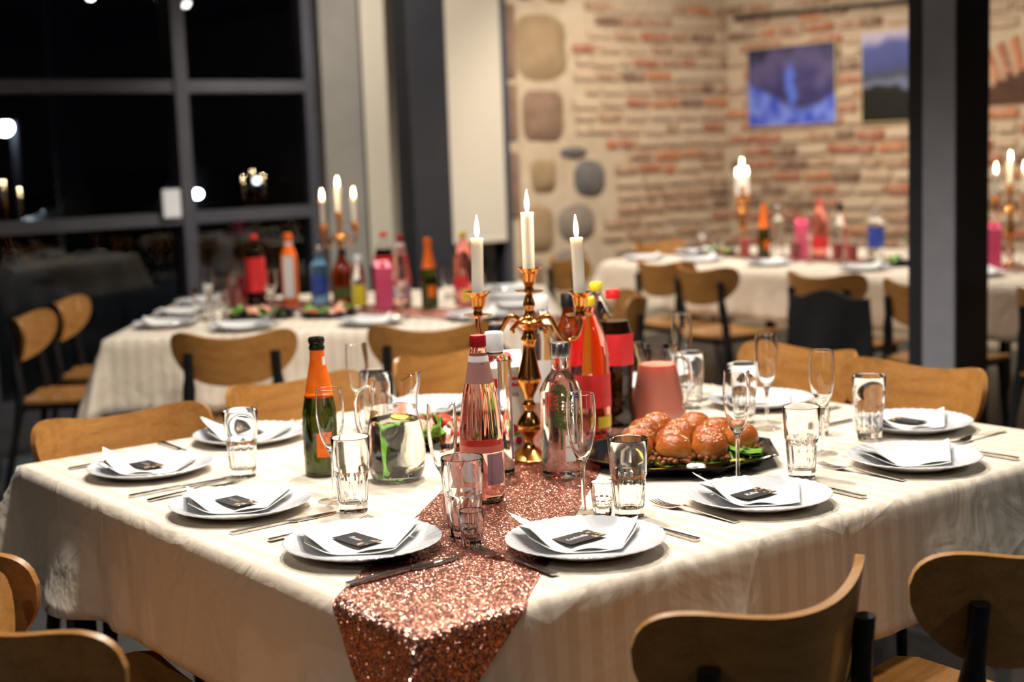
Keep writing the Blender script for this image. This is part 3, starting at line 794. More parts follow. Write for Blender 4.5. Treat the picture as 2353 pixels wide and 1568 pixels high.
for i, (x, y, r, lab) in enumerate(CH):
    if i == 0:
        chair0.location = (x, y, 0); chair0.rotation_euler = (0, 0, r); chair0['label'] = lab
    else: dup(chair0, (x, y, 0), r, lab)
# black jacket hanging on a back chair
g = []
for i in range(13):
    s = -1 + 2 * i / 12; row = []
    for j in range(11):
        q = j / 10
        row.append(Vector((s * (.20 + .03 * q), -.03 * math.sin(s * 5 + q * 3) * q - .03 * (1 - s * s), -.47 * q + .02 * math.cos(s * 4))))
    g.append(row)
jk = ob('jacket', solid(g, .03), M_['fabric_black'], None, 70, (5.05, 4.19, .72), (0, 0, face(1, .1))); tag(jk, 'black jacket hanging down beside a blurred oak chair', 'jacket')

# ------------------------------------------------------------------ tableware prototypes
def plate_mesh():
    nf = 40
    def rf(r, z, t, i): return r * (1 + (.011 * abs(math.cos(nf / 2 * t)) if r > .125 else 0))
    def zf(r, z, t, i): return z + (.0006 * math.cos(nf * t) * sstep(.09, .128, r) if i in UP else 0)
    prof = [(0, .0035), (.07, .0035), (.074, 0), (.080, 0), (.083, .003), (.104, .009), (.1285, .0185), (.1305, .0203), (.1290, .0214), (.118, .0175), (.104, .0125), (.094, .0085), (.086, .0070), (.05, .0062), (0, .0062)]
    UP = set(range(6, 12))
    return lathe(prof, 160, rf, zf)
PLATE = mesh('plate', plate_mesh(), M_['porcelain'], 50)
PLATE_LO = mesh('plate', lathe([(0, .0035), (.07, .0035), (.080, 0), (.104, .009), (.1305, .0203), (.1290, .0214), (.104, .0125), (.086, .0070), (0, .0062)], 40), M_['porcelain'], 50)
def plate_z(r):
    pts = [(0, .0062), (.05, .0062), (.086, .0070), (.094, .0085), (.104, .0125), (.118, .0175), (.129, .0214), (.2, .023)]
    for (a, b), (c, d) in zip(pts[:-1], pts[1:]):
        if r <= c: return b + (d - b) * (r - a) / (c - a)
    return .023
def napkin_mesh(seed, h1=.034, h2=.022, n=18):
    """folded paper napkin, long axis x; the end at -x curls up over the rim, the end at +x lifts a little"""
    parts = []
    rnd = random.Random(seed); w1, w2 = rnd.uniform(.02, .035), rnd.uniform(.0, .02)
    for L in range(2):
        g = []; k = (.70, 1.0)[L]
        for i in range(n + 1):
            row = []; p = i / n
            for j in range(9):
                q = -1 + j / 4
                yy = q * (.061 - .004 * (1 - L)) + .004 + (.006 * L)
                x0 = -.078 - w1 * (q + 1) * .5 * (1 if L else .5); x1 = .086 + w2 * q
                x = x0 + (x1 - x0) * p
                y = yy * (1 - .30 * max(0, .25 - p) / .25) - .010 * (1 - k) + .05 * (x * .12)
                z = plate_z(math.hypot(x, y) * .9) * .9 + .0022 + L * .0016
                z += k * (h1 * sstep(.012, .125, -x) ** 1.15 * (1 - .2 * q) + h2 * sstep(.015, .115, x) ** 1.4)
                z += .004 * L * math.sin(p * 9 + seed) * max(0, -q) ** 2
                row.append(Vector((x, y, z)))
            g.append(row)
        parts.append(solid(g, .0010))
    return mesh('napkin', merge(*parts), M_['napkin'], 60)
NAPS = [napkin_mesh(1, .036, .018), napkin_mesh(2, .044, .014), napkin_mesh(3, .050, .010)]
NAP_LO = [napkin_mesh(4, .034, .03, 7), napkin_mesh(5, .02, .036, 7)]

def fork_vf():
    pts = [(-.100, .0075, .0025, 0), (-.095, .0082, .003, 0), (-.06, .0065, .0045, 0), (-.02, .0042, .006, 0), (.012, .0032, .009, 0), (.026, .0034, .0095, 0), (.034, .007, .0075, 0), (.042, .0108, .0050, 0), (.052, .0115, .0032, 0), (.058, .0115, .0030, 0)]
    parts = [strip(pts, .0022)]
    for k in range(4):
        x = -.0096 + .0064 * k
        parts.append(strip([(.054, .0020, .0031, x), (.070, .0018, .0026, x), (.088, .0015, .0042, x * .97), (.102, .0008, .0078, x * .95)], .0018))
    return merge(*parts)
def knife_vf():
    hd = [(-.107, .0050, .0026, 0), (-.104, .0078, .0028, 0), (-.07, .0070, .003, 0), (-.02, .0052, .0032, 0), (.004, .0050, .0032, 0)]
    bl = [(.003, .0048, .0030, 0), (.016, .0086, .0026, .0012), (.05, .0094, .0022, .0015), (.085, .0085, .0020, .0010), (.100, .0055, .0018, -.0012), (.107, .0012, .0016, -.0045)]
    return merge(strip(hd, .0042), strip(bl, .0016))
FORK = mesh('fork', fork_vf(), M_['steel'], 60); KNIFE = mesh('knife', knife_vf(), M_['steel'], 60)

def tumbler_mesh(h=.14, rt=.0365, rb=.0265, nf=10, base=.016, th=.0026, facet=.56):
    zf = h * facet
    def rad(z): return rb + (rt - rb) * (z / h)
    ro = lambda r, z, t, i: (r if (i >= IN0 or z > zf - 1e-6) else r * (1 - .5 * (1 - math.cos(PI / nf) / math.cos(((t * nf / (2 * PI)) % 1 - .5) * 2 * PI / nf)) * 0 - .055 * abs(math.sin(nf * t / 2)) ** .0 * 0) * (math.cos(PI / nf) / math.cos((((t * nf / (2 * PI)) % 1) - .5) * 2 * PI / nf)))
    outer = [(0, .0015), (rb * .8, .0012), (rb * .9, .0), (rb, .0025), (rad(zf * .33), zf * .33), (rad(zf * .66), zf * .66), (rad(zf * .93), zf * .93), (rad(zf) * 1.03, zf), (rad(zf) * 1.035, zf + .003), (rad(h * .75) * 1.015, h * .75), (rt - .0003, h - .0015)]
    IN0 = len(outer)
    inner = [(rt - .0009, h), (rt - .0019, h - .0012), (rad(h * .75) - th, h * .75), (rad(zf) - th, zf), (rad(zf * .5) - th - .001, zf * .5), (rb - th - .0008, base + .006), (rb - th - .005, base + .001), (0, base)]
    return mesh('tumbler', lathe(outer + inner, 60, ro), M_['glass'], 28)
TUMB = tumbler_mesh(); SHOT = tumbler_mesh(.062, .0215, .0165, 10, .013, .0024, .5)
def flute_meshes(h=.217):
    o = smoothprof([(.0046, .0062), (.0038, .02), (.0036, .045), (.0040, .075), (.0062, .092), (.0125, .104), (.0205, .126), (.0255, .155), (.0265, .180), (.0245, h)], 4)
    i = smoothprof([(.0236, h + .0003), (.0256, .180), (.0246, .155), (.0196, .126), (.0112, .1065), (.0040, .100), (0, .0995)], 3)
    return mesh('bowl', lathe([(0, .006)] + o + i, 40), M_['glass'], 60), mesh('foot', lathe([(0, .0004), (.0318, .0), (.0320, .001), (.022, .0026), (.010, .0042), (.0046, .0064), (0, .0066)], 40), M_['flute'], 60)
FLUTE, FOOT = flute_meshes()

TXT = {}
def text_vf(body, size, shear=0.0, width=None):
    key = (body, size, shear)
    if key not in TXT:
        c = bpy.data.curves.new('t', 'FONT'); c.body = body; c.size = size; c.align_x = 'CENTER'; c.align_y = 'CENTER'; c.shear = shear; c.resolution_u = 3
        o = bpy.data.objects.new('t', c); COL.objects.link(o); dg = bpy.context.evaluated_depsgraph_get()
        me = bpy.data.meshes.new_from_object(o.evaluated_get(dg)); TXT[key] = ([tuple(v.co) for v in me.vertices], [tuple(p.vertices) for p in me.polygons])
        bpy.data.objects.remove(o); bpy.data.curves.remove(c)
    v, f = TXT[key]
    if width:
        w = max(p[0] for p in v) - min(p[0] for p in v); k = width / w; v = [(p[0] * k, p[1] * k, p[2]) for p in v]
    return v, f
def wrap_text(vf, R, z, ang, slope=0.0):
    """bend flat text (x right, y up) round a vertical cylinder/cone, centred at angle ang seen from outside"""
    out = []
    for x, y, _ in vf[0]:
        r = R - slope * y
        a = ang + x / R
        out.append((r * math.cos(a), r * math.sin(a), z + y))
    return out, vf[1]
def arc_label(R0, R1, z0, z1, a0, a1, n=16, th=.0004):
    return solid([[Vector((R0 * math.cos(a0 + (a1 - a0) * k / n), R0 * math.sin(a0 + (a1 - a0) * k / n), z0)), Vector((R1 * math.cos(a0 + (a1 - a0) * k / n), R1 * math.sin(a0 + (a1 - a0) * k / n), z1))] for k in range(n + 1)], th)

# ------------------------------------------------------------------ place settings on the front table
def setting_dir(side):
    return {'L': (Vector((0, -1)), Vector((1, 0))), 'N': (Vector((1, 0)), Vector((0, 1))), 'F': (Vector((-1, 0)), Vector((0, -1))), 'R': (Vector((0, 1)), Vector((-1, 0)))}[side]
SETS = [  # a, b, side, phrase, name on card, napkin variant
    (.165, .398, 'L', 'at the near corner, left of the sequin runner', 'Teron', 0),
    (.432, .145, 'N', 'at the near corner, right of the sequin runner', 'Ludmilla', 1),
    (.853, .152, 'N', 'in the middle of the right-hand table edge', 'Kille', 2),
    (1.298, .146, 'N', 'at the far right of the near table edge', None, 0),
    (.152, .803, 'L', 'in the middle of the left-hand table edge', '~', 0),
    (.171, 1.247, 'L', 'at the left corner of the front table', '~', 2),
    (.489, 1.407, 'F', 'on the far left edge, beside the champagne bottle', '~', 1),
    (.999, 1.395, 'F', 'on the far edge, behind the lemonade bottle', None, 0),
    (1.597, .372, 'R', 'before the oak chair by the steel column', '~', 1),
    (1.60, .829, 'R', 'on the far right edge behind the tall flutes', None, 2),
    (1.61, 1.24, 'R', 'at the far corner behind the red juice jug', None, 0)]
def card(loc, rz, tilt, name, phrase):
    t = thing('place_card', 'black name card on the napkin ' + phrase, 'place card', loc, group='name cards', rot=(tilt[0], tilt[1], rz))
    cd = ob('card', box(-.040, .040, -.0235, .0235, 0, .0006), M_['card'], t)
    if name == '~':      # handwriting too small to read in the picture: a looping pen stroke
        pts = [Vector((-.028 + .0011 * k, .005 * math.sin(k * .9) * (1 if k % 7 < 4 else .5), .0009)) for k in range(36)]
        tv = solid([[p + Vector((0, -.0004, 0)), p + Vector((0, .0004, 0))] for p in pts], .0001, nrm=(0, 0, 1))
        ob('lettering', tv, M_['white_ink'], cd)
    else:
        tv = text_vf(name, .02, .35, .032 if len(name) < 7 else .046)
        ob('lettering', ([(x - .006, y, .0008) for x, y, z in tv[0]], tv[1]), M_['white_ink'], cd)
    rnd = random.Random(hash(phrase) & 255); pr = []
    for k in range(16):
        x = .018 + rnd.uniform(0, .021); y = rnd.uniform(-.021, .022); a = rnd.uniform(0, 6.28)
        if x < .026 and abs(y) < .008: continue
        w, l = rnd.uniform(.0012, .0026), rnd.uniform(.003, .0062)
        pr.append(tr(([(-l, 0, 0), (0, -w, 0), (l, 0, 0), (0, w, 0)], [(0, 1, 2, 3)]), x, y, .0008 + k * .00001, rz=a))
    ob('gold_flowers', merge(*pr), M_['gold_ink'], cd)
def napkin_rot(side):   # screen-left corner curls: local -x points to the left of the diner's view of the picture
    return {'L': -.66, 'N': -.66, 'F': -.66, 'R': -.66}[side]
for (a, b, side, ph, nm, nv) in SETS:
    r, f = setting_dir(side); rz = math.atan2(r.y, r.x)
    lift = .004 if (a, b) == (.432, .145) or (a, b) == (.165, .398) else .002
    x, y, z = T1.p(a, b, lift)
    tag(ob('dinner_plate', PLATE, loc=(x, y, z), rot=(0, 0, rz)), 'white scalloped dinner plate ' + ph, 'plate', 'plates on the front table')
    nz = napkin_rot(side)
    ox, oy = (-.012 * math.cos(nz), -.012 * math.sin(nz))
    tag(ob('paper_napkin', NAPS[nv], loc=(x + ox, y + oy, z + .0006), rot=(0, 0, nz)), 'folded white paper napkin ' + ph, 'napkin', 'napkins on the front table')
    if nm: card((x + ox + .006, y + oy + .004, z + .0165), rz + .05, (0, 0), nm, ph)
RZ = {'L': face(1, 0), 'N': face(0, 1), 'F': face(0, -1), 'R': face(-1, 0)}
CUT = [('fork', .180, .56, 'L', .004, 'left of the plate at the near corner, left of the runner'), ('knife', .145, .242, 'L', .0045, 'lying on the sequin runner'),
       ('fork', .297, .160, 'N', .0045, 'half on the sequin runner, tines by the small shot glass'), ('knife', .594, .155, 'N', .002, 'right of the plate beside the runner'),
       ('fork', .720, .184, 'N', .002, 'left of the plate in the middle of the right-hand edge'), ('knife', 1.015, .148, 'N', .001, 'right of the plate in the middle of the right-hand edge'),
       ('fork', 1.168, .174, 'N', .001, 'left of the plate at the far right of the near edge'), ('knife', 1.465, .13, 'N', .001, 'right of the plate at the far right of the near edge'),
       ('knife', .163, .655, 'L', .002, 'right of the plate in the middle of the left-hand edge'), ('fork', .155, 1.005, 'L', .002, 'left of the plate in the middle of the left-hand edge'),
       ('knife', .15, 1.064, 'L', .002, 'between the plates near the left corner'), ('fork', .155, 1.41, 'L', .002, 'at the outer left corner of the table'),
       ('knife', .32, 1.43, 'F', .002, 'left of the far left plate by the oak chair'), ('fork', .66, 1.42, 'F', .002, 'behind the champagne bottle'),
       ('fork', 1.60, .205, 'R', .001, 'at the far right end of the table'), ('knife', 1.60, .53, 'R', .001, 'left of the plate by the steel column chair'),
       ('fork', 1.60, .66, 'R', .001, 'by the flutes on the far right edge'), ('knife', 1.60, .985, 'R', .001, 'beyond the sandwich tray on the far right edge')]
for kind, a, b, side, lf, ph in CUT:
    q = (hsh(a, b) - .5) * .08
    tag(ob(kind, FORK if kind == 'fork' else KNIFE, loc=T1.p(a, b, lf), rot=(0, 0, RZ[side] + q)), 'steel %s ' % ('table ' + kind) + ph, kind, '%s on the front table' % ('forks' if kind == 'fork' else 'knives'))

TUM = [(.293, 1.064, 'beside the left corner plates'), (.298, .642, 'half full looking, before the glass water jug'), (.328, .335, 'on the runner, behind the small shot glass'),
       (.625, .249, 'left of the sandwich tray, beside a shot glass'), (1.06, .230, 'right of the sandwich tray, behind the named plate'), (1.436, .365, 'on the right before the oak chair'),
       (1.40, .70, 'behind a flute on the far right edge'), (1.455, .926, 'right of the red juice jug'), (.771, 1.30, 'behind the handle of the water jug')]
for a, b, ph in TUM:
    lf = .004 if (a, b) == (.328, .335) else .002
    tag(ob('glass_tumbler', TUMB, loc=T1.p(a, b, lf), rot=(0, 0, hsh(a, b) * 6)), 'clear faceted glass tumbler ' + ph, 'glass', 'tumblers on the front table')
FLU = [(.314, .736, 'in front of the champagne bottle'), (.352, .424, 'left of the pink lemonade bottle'), (.578, .318, 'in front of the clear spirit bottle'),
       (.945, .290, 'in front of the sandwich tray'), (1.379, .607, 'tall above the far right plate'), (1.256, .343, 'right of the sandwich tray'), (.70, 1.26, 'behind the champagne bottle'),
       (1.56, 1.06, 'behind the spout of the red juice jug')]
for a, b, ph in FLU:
    lf = .004 if (a, b) in ((.352, .424), (.578, .318)) else .002
    t = thing('champagne_flute', 'clear champagne flute ' + ph, 'glass', T1.p(a, b, lf), group='flutes on the front table'); ob('bowl', FLUTE, parent=t); ob('foot', FOOT, parent=t)
for a, b, ph in [(.306, .284, 'on the runner before the tall tumbler'), (.592, .283, 'between the flute and the tumbler, right of the runner'), (1.414, .48, 'behind the flute on the right')]:
    tag(ob('shot_glass', SHOT, loc=T1.p(a, b, .004 if a < .6 else .001)), 'small clear shot glass ' + ph, 'glass', 'shot glasses on the front table')

# ------------------------------------------------------------------ candelabra and candles
SR = Vector((.788, -.615)); TOCAM = math.atan2(-.784, -.607)
def candelabrum_parts(t, lo=False):
    n = 16 if lo else 28
    prof = smoothprof([(.050, .0), (.050, .006), (.044, .010), (.030, .018), (.018, .026), (.0105, .034), (.0095, .044), (.014, .052), (.024, .066), (.025, .078), (.018, .094), (.010, .104), (.011, .112), (.015, .118), (.010, .126), (.012, .140), (.021, .158), (.026, .172), (.022, .190), (.014, .225), (.0125, .245), (.017, .256), (.013, .266), (.011, .276)], 2 if lo else 3)
    ob('stem', lathe([(0, 0)] + prof + [(0, .28)], n), M_['brass'], t, 50)
    ob('hub', lathe(smoothprof([(0, .274), (.012, .276), (.026, .287), (.028, .292), (.022, .298), (.012, .304), (.0085, .316), (.0125, .328), (.009, .342), (.0065, .350), (0, .352)], 3), n), M_['brass'], t, 50)
    def cup(x, z, nm):
        c = ob(nm, tr(lathe([(0, -.004), (.006, -.004), (.009, .0), (.0275, .0015), (.031, .004), (.0275, .0038), (.010, .006), (.0085, .012), (.011, .018), (.0145, .024), (.0165, .038), (.0205, .046), (.0265, .0495), (.0275, .051), (.022, .050), (.0165, .046), (.0145, .03), (0, .028)], n), x, 0, z), M_['brass'], t, 45)
    cup(0, .354, 'candle_cup')
    for s in (-1, 1):
        path = cr3([(s * .018, 0, .292), (s * .030, 0, .303), (s * .044, 0, .300), (s * .060, 0, .272), (s * .080, 0, .253), (s * .100, 0, .262), (s * .106, 0, .285), (s * .106, 0, .302)], 3 if lo else 5)
        ob('arm', tube(path, .0052, 8), M_['brass'], t, 60)
        ob('scroll', tube(cr3([(s * .020, .0, .292), (s * .030, 0, .283), (s * .036, 0, .276), (s * .030, 0, .270)], 3), [.005] * 9 + [.003], 6), M_['brass'], t, 60)
        cup(s * .106, .304, 'candle_cup')
CSPOT = [(-.106, .334, .131, 0), (0, .384, .134, 0), (.106, .334, .132, 0)]
def candle(base, h, rz, tilt, lab, group, flame_w=1.0, lo=False, en=.6):
    t = thing('candle', lab, 'candle', base, group=group, rot=tilt)
    n = 12 if lo else 20
    ob('wax', lathe([(0, 0), (.0125, 0), (.0122, .01), (.0126, h - .004), (.0136, h - .001), (.0128, h + .0008), (.0095, h - .0012), (.004, h - .003), (0, h - .003)], n), M_['wax'], t, 60)
    wk = ob('wick', tube([(0, 0, h - .004), (.0004, 0, h + .004), (.001, 0, h + .008)], .0008, 5), M_['wick'], t)
    ob('flame', tr(lathe(smoothprof([(0, 0), (.0022, .003), (.0042, .010), (.0046, .017), (.0032, .029), (.0011, .040), (0, .047)], 3), 14), 0, 0, h + .002), M_['flame'], wk, 180)
    L = bpy.data.lights.new('candle_light', 'POINT'); L.energy = en; L.color = (1, .76, .48); L.shadow_soft_size = .008
    lo_ = bpy.data.objects.new('flame_glow', L); COL.objects.link(lo_); lo_.parent = t; lo_.location = (0, 0, h + .053)
def candelabrum(x, y, z, rz, tilt, lab, cl, group, lo=False, tl=((0, 0), (0, 0), (0, 0))):
    t = thing('candelabrum', lab, 'candle holder', (x, y, z), group='three-armed candelabra', rot=(tilt[0], tilt[1], rz))
    candelabrum_parts(t, lo)
    m = Matrix.Translation((x, y, z)) @ Euler((tilt[0], tilt[1], rz)).to_matrix().to_4x4()
    for k, (cx, cz, h, _) in enumerate(CSPOT):
        p = m @ Vector((cx, 0, cz)); candle(p, h, rz, (tilt[0] + tl[k][0], tilt[1] + tl[k][1], rz), cl[k], group, lo=lo)
RZS = math.atan2(SR.y, SR.x)
cx, cy_, cz_ = T1.p(.792, .742, .0045)
candelabrum(cx, cy_, cz_, RZS, (0, .034), 'three-armed copper candelabrum in the middle of the front table',
            ['lit ivory candle on the left arm of the front candelabrum', 'tallest lit ivory candle on the front candelabrum', 'lit ivory candle on the right arm of the front candelabrum'], 'candles on the front candelabrum', tl=((0, -.012), (0, -.03), (0, -.062)))
x, y, z = T2.p(.807, 1.15, .0035)
candelabrum(x, y, z, RZS + .95, (0, 0), 'blurred copper candelabrum on the window table', ['left lit candle on the window table candelabrum', 'middle lit candle on the window table candelabrum', 'right lit candle on the window table candelabrum'], 'candles on the window table', True)
candelabrum(6.24, 5.82, TZ + .004, RZS + 1.16, (0, 0), 'blurred copper candelabrum before the brick wall under the pictures', ['left lit candle of the cluster under the pictures', 'highest lit candle of the cluster under the pictures', 'right lit candle of the cluster under the pictures'], 'candles before the brick wall', True)
candelabrum(6.24, 4.06, TZ + .004, RZS + .57, (0, 0), 'blurred copper candelabrum right of the steel column', ['left lit candle right of the steel column', 'middle lit candle right of the steel column', 'right lit candle at the right picture edge'], 'candles right of the column', True)

# ------------------------------------------------------------------ bottles
def cap(t, r, z0, z1, mt, ribs=30):
    ob('cap', lathe([(0, z0), (r, z0), (r * 1.02, z0 + .002), (r, z1 - .002), (r * .92, z1), (0, z1)], ribs * 2, lambda R, z, q, i: R * (1 + (.02 * math.cos(ribs * q) if R > r * .95 else 0))), M_[mt], t, 50)
def place(T, a, b, lf=.002): return T.p(a, b, lf)

def champagne(loc, lab, rz=0, lo=False, group='bottles', open_=True):
    t = thing('champagne_bottle', lab, 'bottle', loc, rz, group); n = 24 if lo else 40
    body = smoothprof([(.032, .0), (.0365, .004), (.037, .02), (.037, .115), (.036, .135), (.030, .165), (.022, .190), (.0165, .215), (.0140, .240), (.0135, .262)], 3)
    ob('body', lathe([(0, .004)] + body + [(0, .262)], n), M_['green_glass'], t, 60)
    fo = smoothprof([(.0316, .166), (.0235, .190), (.0180, .215), (.0155, .240), (.0150, .262)], 3)
    ob('neck_foil', lathe(fo + [(.0142, .262), (.0160, .24), (.0300, .166), fo[0]], n, None, lambda r, z, q, i: z + (.006 * math.cos(q - TOCAM) if i == 0 else 0)), M_['foil_orange'], t, 60)
    if open_:
        ob('lip', lathe([(.009, .262), (.0155, .262), (.0165, .266), (.0155, .270), (.0140, .272), (.0165, .278), (.0170, .284), (.0150, .288), (.009, .288), (.009, .262)], n), M_['black_glass'], t, 60)
    else: ob('cork', lathe([(0, .262), (.0155, .262), (.0165, .285), (.014, .296), (0, .297)], n), M_['foil_orange'], t, 60)
    fl_ = ob('label', arc_label(.0374, .0374, .045, .095, TOCAM - .15 - rz, TOCAM + .75 - rz), M_['foil_orange'], t)
    ob('label', arc_label(.0374, .0374, .045, .115, TOCAM - 1.75 - rz, TOCAM - 1.25 - rz), M_['foil_orange'], t)
    if not lo:
        ob('neck_seal', arc_label(.0185, .0162, .205, .248, TOCAM + .75, TOCAM + 1.25, 6, .001), M_['label_white'], t)
        rings = []
        for rr in (.004, .0025):
            rings.append(([(rr * math.cos(k * PI / 8), rr * math.sin(k * PI / 8), 0) for k in range(16)] + [((rr - .0009) * math.cos(k * PI / 8), (rr - .0009) * math.sin(k * PI / 8), 0) for k in range(16)], [(k, (k + 1) % 16, 16 + (k + 1) % 16, 16 + k) for k in range(16)]))
        ln = [([(-w / 2, y0, 0), (w / 2, y0, 0), (w / 2, y0 + hh, 0), (-w / 2, y0 + hh, 0)], [(0, 1, 2, 3)]) for w, y0, hh in ((.016, -.016, .0035), (.014, -.022, .003), (.02, -.034, .001), (.018, -.037, .001), (.02, -.040, .001))]
        ob('label_print', wrap_text(merge(*rings, *ln), .0378, .085, TOCAM + .3), M_['dark_board'], fl_)
    return t
champagne(T1.p(.42, .957), 'open green champagne bottle with orange foil, left of the water jug')

def lemonade(loc, lab, rz=0, lo=False, text=True):
    t = thing('lemonade_bottle', lab, 'bottle', loc, rz, 'bottles'); n = 24 if lo else 48
    body = smoothprof([(.030, .0), (.038, .006), (.0405, .022), (.0395, .034), (.0405, .046), (.0405, .112), (.0385, .150), (.031, .205), (.0225, .250), (.0165, .278), (.0140, .287), (.0135, .296)], 3)
    fl = lambda r, z, q, i: r * (1 + (.028 * math.cos(14 * q) * sstep(.115, .14, z) * (1 - sstep(.21, .225, z)) if z > .1 else (.05 * math.cos(5 * q) * (1 - sstep(.0, .03, z)))))
    ob('body', lathe([(0, .008)] + body + [(0, .297)], n * 2 if not lo else n, fl), M_['rose'], t, 60)
    cap(t, .0148, .292, .313, 'red_cap')
    nl = ob('neck_label', lathe([(.0272, .226), (.0172, .276), (.0168, .276), (.0268, .226), (.0272, .226)], n), M_['label_pink'], t, 60)
    ob('band', lathe([(.0410, .100), (.0410, .112), (.0406, .112), (.0406, .100), (.041, .100)], n), M_['bright_red'] if False else M_['label_red'] if lo else noisy('coral_band', srgb(244, 118, 104), srgb(250, 130, 114), 20, .4), t, 60)
    ob('label', arc_label(.0411, .0411, .040, .098, TOCAM - 1.5, TOCAM - .1), M_['label_pink'], t)
    ob('label', arc_label(.0411, .0411, .040, .098, TOCAM + .25, TOCAM + 1.15), M_['label_lilac'], t)
    if text:
        sl = .2
        ob('lettering', merge(wrap_text(text_vf('ROSE', .012, 0, .0175), .0226, .246, TOCAM + .36, sl), wrap_text(text_vf('LEMONADE', .012, 0, .030), .0245, .2375, TOCAM + .36, sl),
                              wrap_text(text_vf('NN', .009, .2, .0075), .0205, .262, TOCAM + .36, sl),
                              wrap_text(text_vf('NN', .009, .2, .008), .0416, .090, TOCAM - .8), wrap_text(text_vf('ROSE', .012, 0, .018), .0416, .076, TOCAM - .8), wrap_text(text_vf('LEMONADE', .010, 0, .027), .0416, .067, TOCAM - .8),
                              wrap_text(text_vf('1L', .01, 0, .006), .0416, .046, TOCAM + .42)), M_['navy'], nl)
        ob('fine_print', wrap_text(merge(*[([(-.012, y, 0), (.012 - .004 * hsh(y), y, 0), (.012 - .004 * hsh(y), y + .0011, 0), (-.012, y + .0011, 0)], [(0, 1, 2, 3)]) for y in [k * .0026 for k in range(14)]]), .0416, .055, TOCAM + .72), M_['navy'], nl)
    return t
lemonade(T1.p(.502, .514, .0045), 'pink rose lemonade bottle with dark red cap on the runner')

def generic(name, loc, lab, prof, mt, capr, capz, capm, labels=(), liquid=None, shell='pet', rz=0, n=32, square=0, cat='bottle', flt=0.0, nfl=5):
    """prof in metres; liquid=(z, material) splits into thin shell and drink"""
    t = thing(name, lab, cat, loc, rz, 'bottles')
    P = smoothprof(prof, 3); zt = prof[-1][1]
    def rf(r, z, q, i):
        if square:
            k = (abs(math.cos(q)) ** square + abs(math.sin(q)) ** square) ** (-1 / square)
            return r * (1 + (k - 1) * (1 - sstep(zt * .72, zt * .86, z)))
        return r * (1 + (flt * math.cos(nfl * q) * (1 - sstep(.0, .035, z))))
    if liquid:
        ob('body', lathe(P, n, rf), M_[shell], t, 60)
        zl, lm = liquid; Q = [(max(0, r - .0008), z) for r, z in P if z < zl]
        last = Q[-1]; ob('drink', lathe([(0, Q[0][1] + .001)] + Q + [(last[0], zl), (0, zl)], n, rf), M_[lm], t, 60)
    else: ob('body', lathe([(0, P[0][1])] + P + [(0, zt)], n, rf), M_[mt], t, 60)
    if capm: cap(t, capr, capz[0], capz[1], capm)
    for (R, z0, z1, a0, a1, lm) in labels:
        ob('label', arc_label(R, R, z0, z1, TOCAM + a0 - rz, TOCAM + a1 - rz, 20), M_[lm], t)
    return t
BIG = lambda s=1.0: [(.030 * s, .0), (.042 * s, .008), (.0445 * s, .03), (.0445 * s, .15), (.0435 * s, .19), (.036 * s, .235), (.023 * s, .272), (.0145 * s, .290), (.0140 * s, .303)]
COLA = [(.028, 0), (.041, .008), (.0445, .03), (.041, .075), (.0435, .115), (.0445, .150), (.0435, .195), (.040, .225), (.028, .266), (.0155, .290), (.0140, .302)]
generic('silver_bottle', T1.p(.672, .690, .0045), 'clear square shouldered bottle with white screw cap behind the pink lemonade', [(.028, 0), (.0325, .003), (.033, .02), (.033, .215), (.030, .232), (.019, .244), (.0175, .250)], 'vodka', .0185, (.250, .288), 'white_cap',
        [(.0340, .03, .20, .95, 1.25, 'label_lilac')], square=0)
generic('gin_bottle', T1.p(.90, .985, .0045), 'pale blue bottle with black cap behind the juice carton', [(.03, 0), (.036, .004), (.037, .02), (.037, .15), (.034, .18), (.018, .215), (.0145, .232)], 'bluedrink', .016, (.232, .258), 'black_cap', [(.0375, .06, .14, -.9, .9, 'label_blue')], square=6)
generic('spirit_bottle', T1.p(.750, .580, .0045), 'clear spirit bottle with silver cap and dark herb print, right of the candelabrum', [(.036, 0), (.041, .003), (.042, .012), (.042, .155), (.039, .178), (.028, .198), (.0185, .210), (.0165, .225), (.0165, .245)], 'vodka', .0185, (.238, .267), 'silver_cap',
        [(.0427, .035, .062, .12, .62, 'label_white'), (.0427, .066, .088, .12, .4, 'label_white')], n=48)
generic('raspberry_soda_bottle', T1.p(1.03, .815, .0045), 'large pink soda bottle with red label behind the spirit bottle', BIG(1.02), 'pinkdrink', .0155, (.300, .318), 'yellow_cap', [(.0463, .075, .150, -1.6, 1.6, 'label_red'), (.0464, .03, .055, .3, 1.3, 'label_yellow')], flt=.06)
generic('cola_bottle', T1.p(1.179, .898, .0045), 'big cola bottle with red cap and red label, left of the red juice jug', COLA, 'cola', .0158, (.298, .318), 'bright_red', [(.0456, .145, .218, -1.7, 1.7, 'label_red')], liquid=(.246, 'cola'), flt=.07)
generic('wine_bottle', T1.p(1.06, 1.02, .0045), 'tall clear bottle with white cap behind the candelabrum', [(.03, 0), (.037, .004), (.0375, .02), (.0375, .2), (.034, .235), (.02, .268), (.0165, .28)], 'vodka', .018, (.276, .308), 'white_cap', [(.0380, .06, .16, -1.2, 1.2, 'label_white')])
generic('syrup_bottle', T1.p(1.17, 1.05, .0045), 'bottle with black cap and orange label behind the candelabrum', [(.03, 0), (.036, .004), (.0365, .02), (.0365, .17), (.03, .21), (.016, .25), (.0145, .275)], 'brandy', .0165, (.27, .302), 'black_cap', [(.037, .06, .17, -1.4, 1.4, 'foil_orange')])
generic('lemon_soda_bottle', T1.p(1.27, 1.06, .0045), 'clear soda bottle with yellow cap behind the cola', BIG(.95), 'vodka', .0152, (.300, .320), 'yellow_cap', [(.0426, .1, .19, -1.6, 1.6, 'label_yellow')], flt=.06)
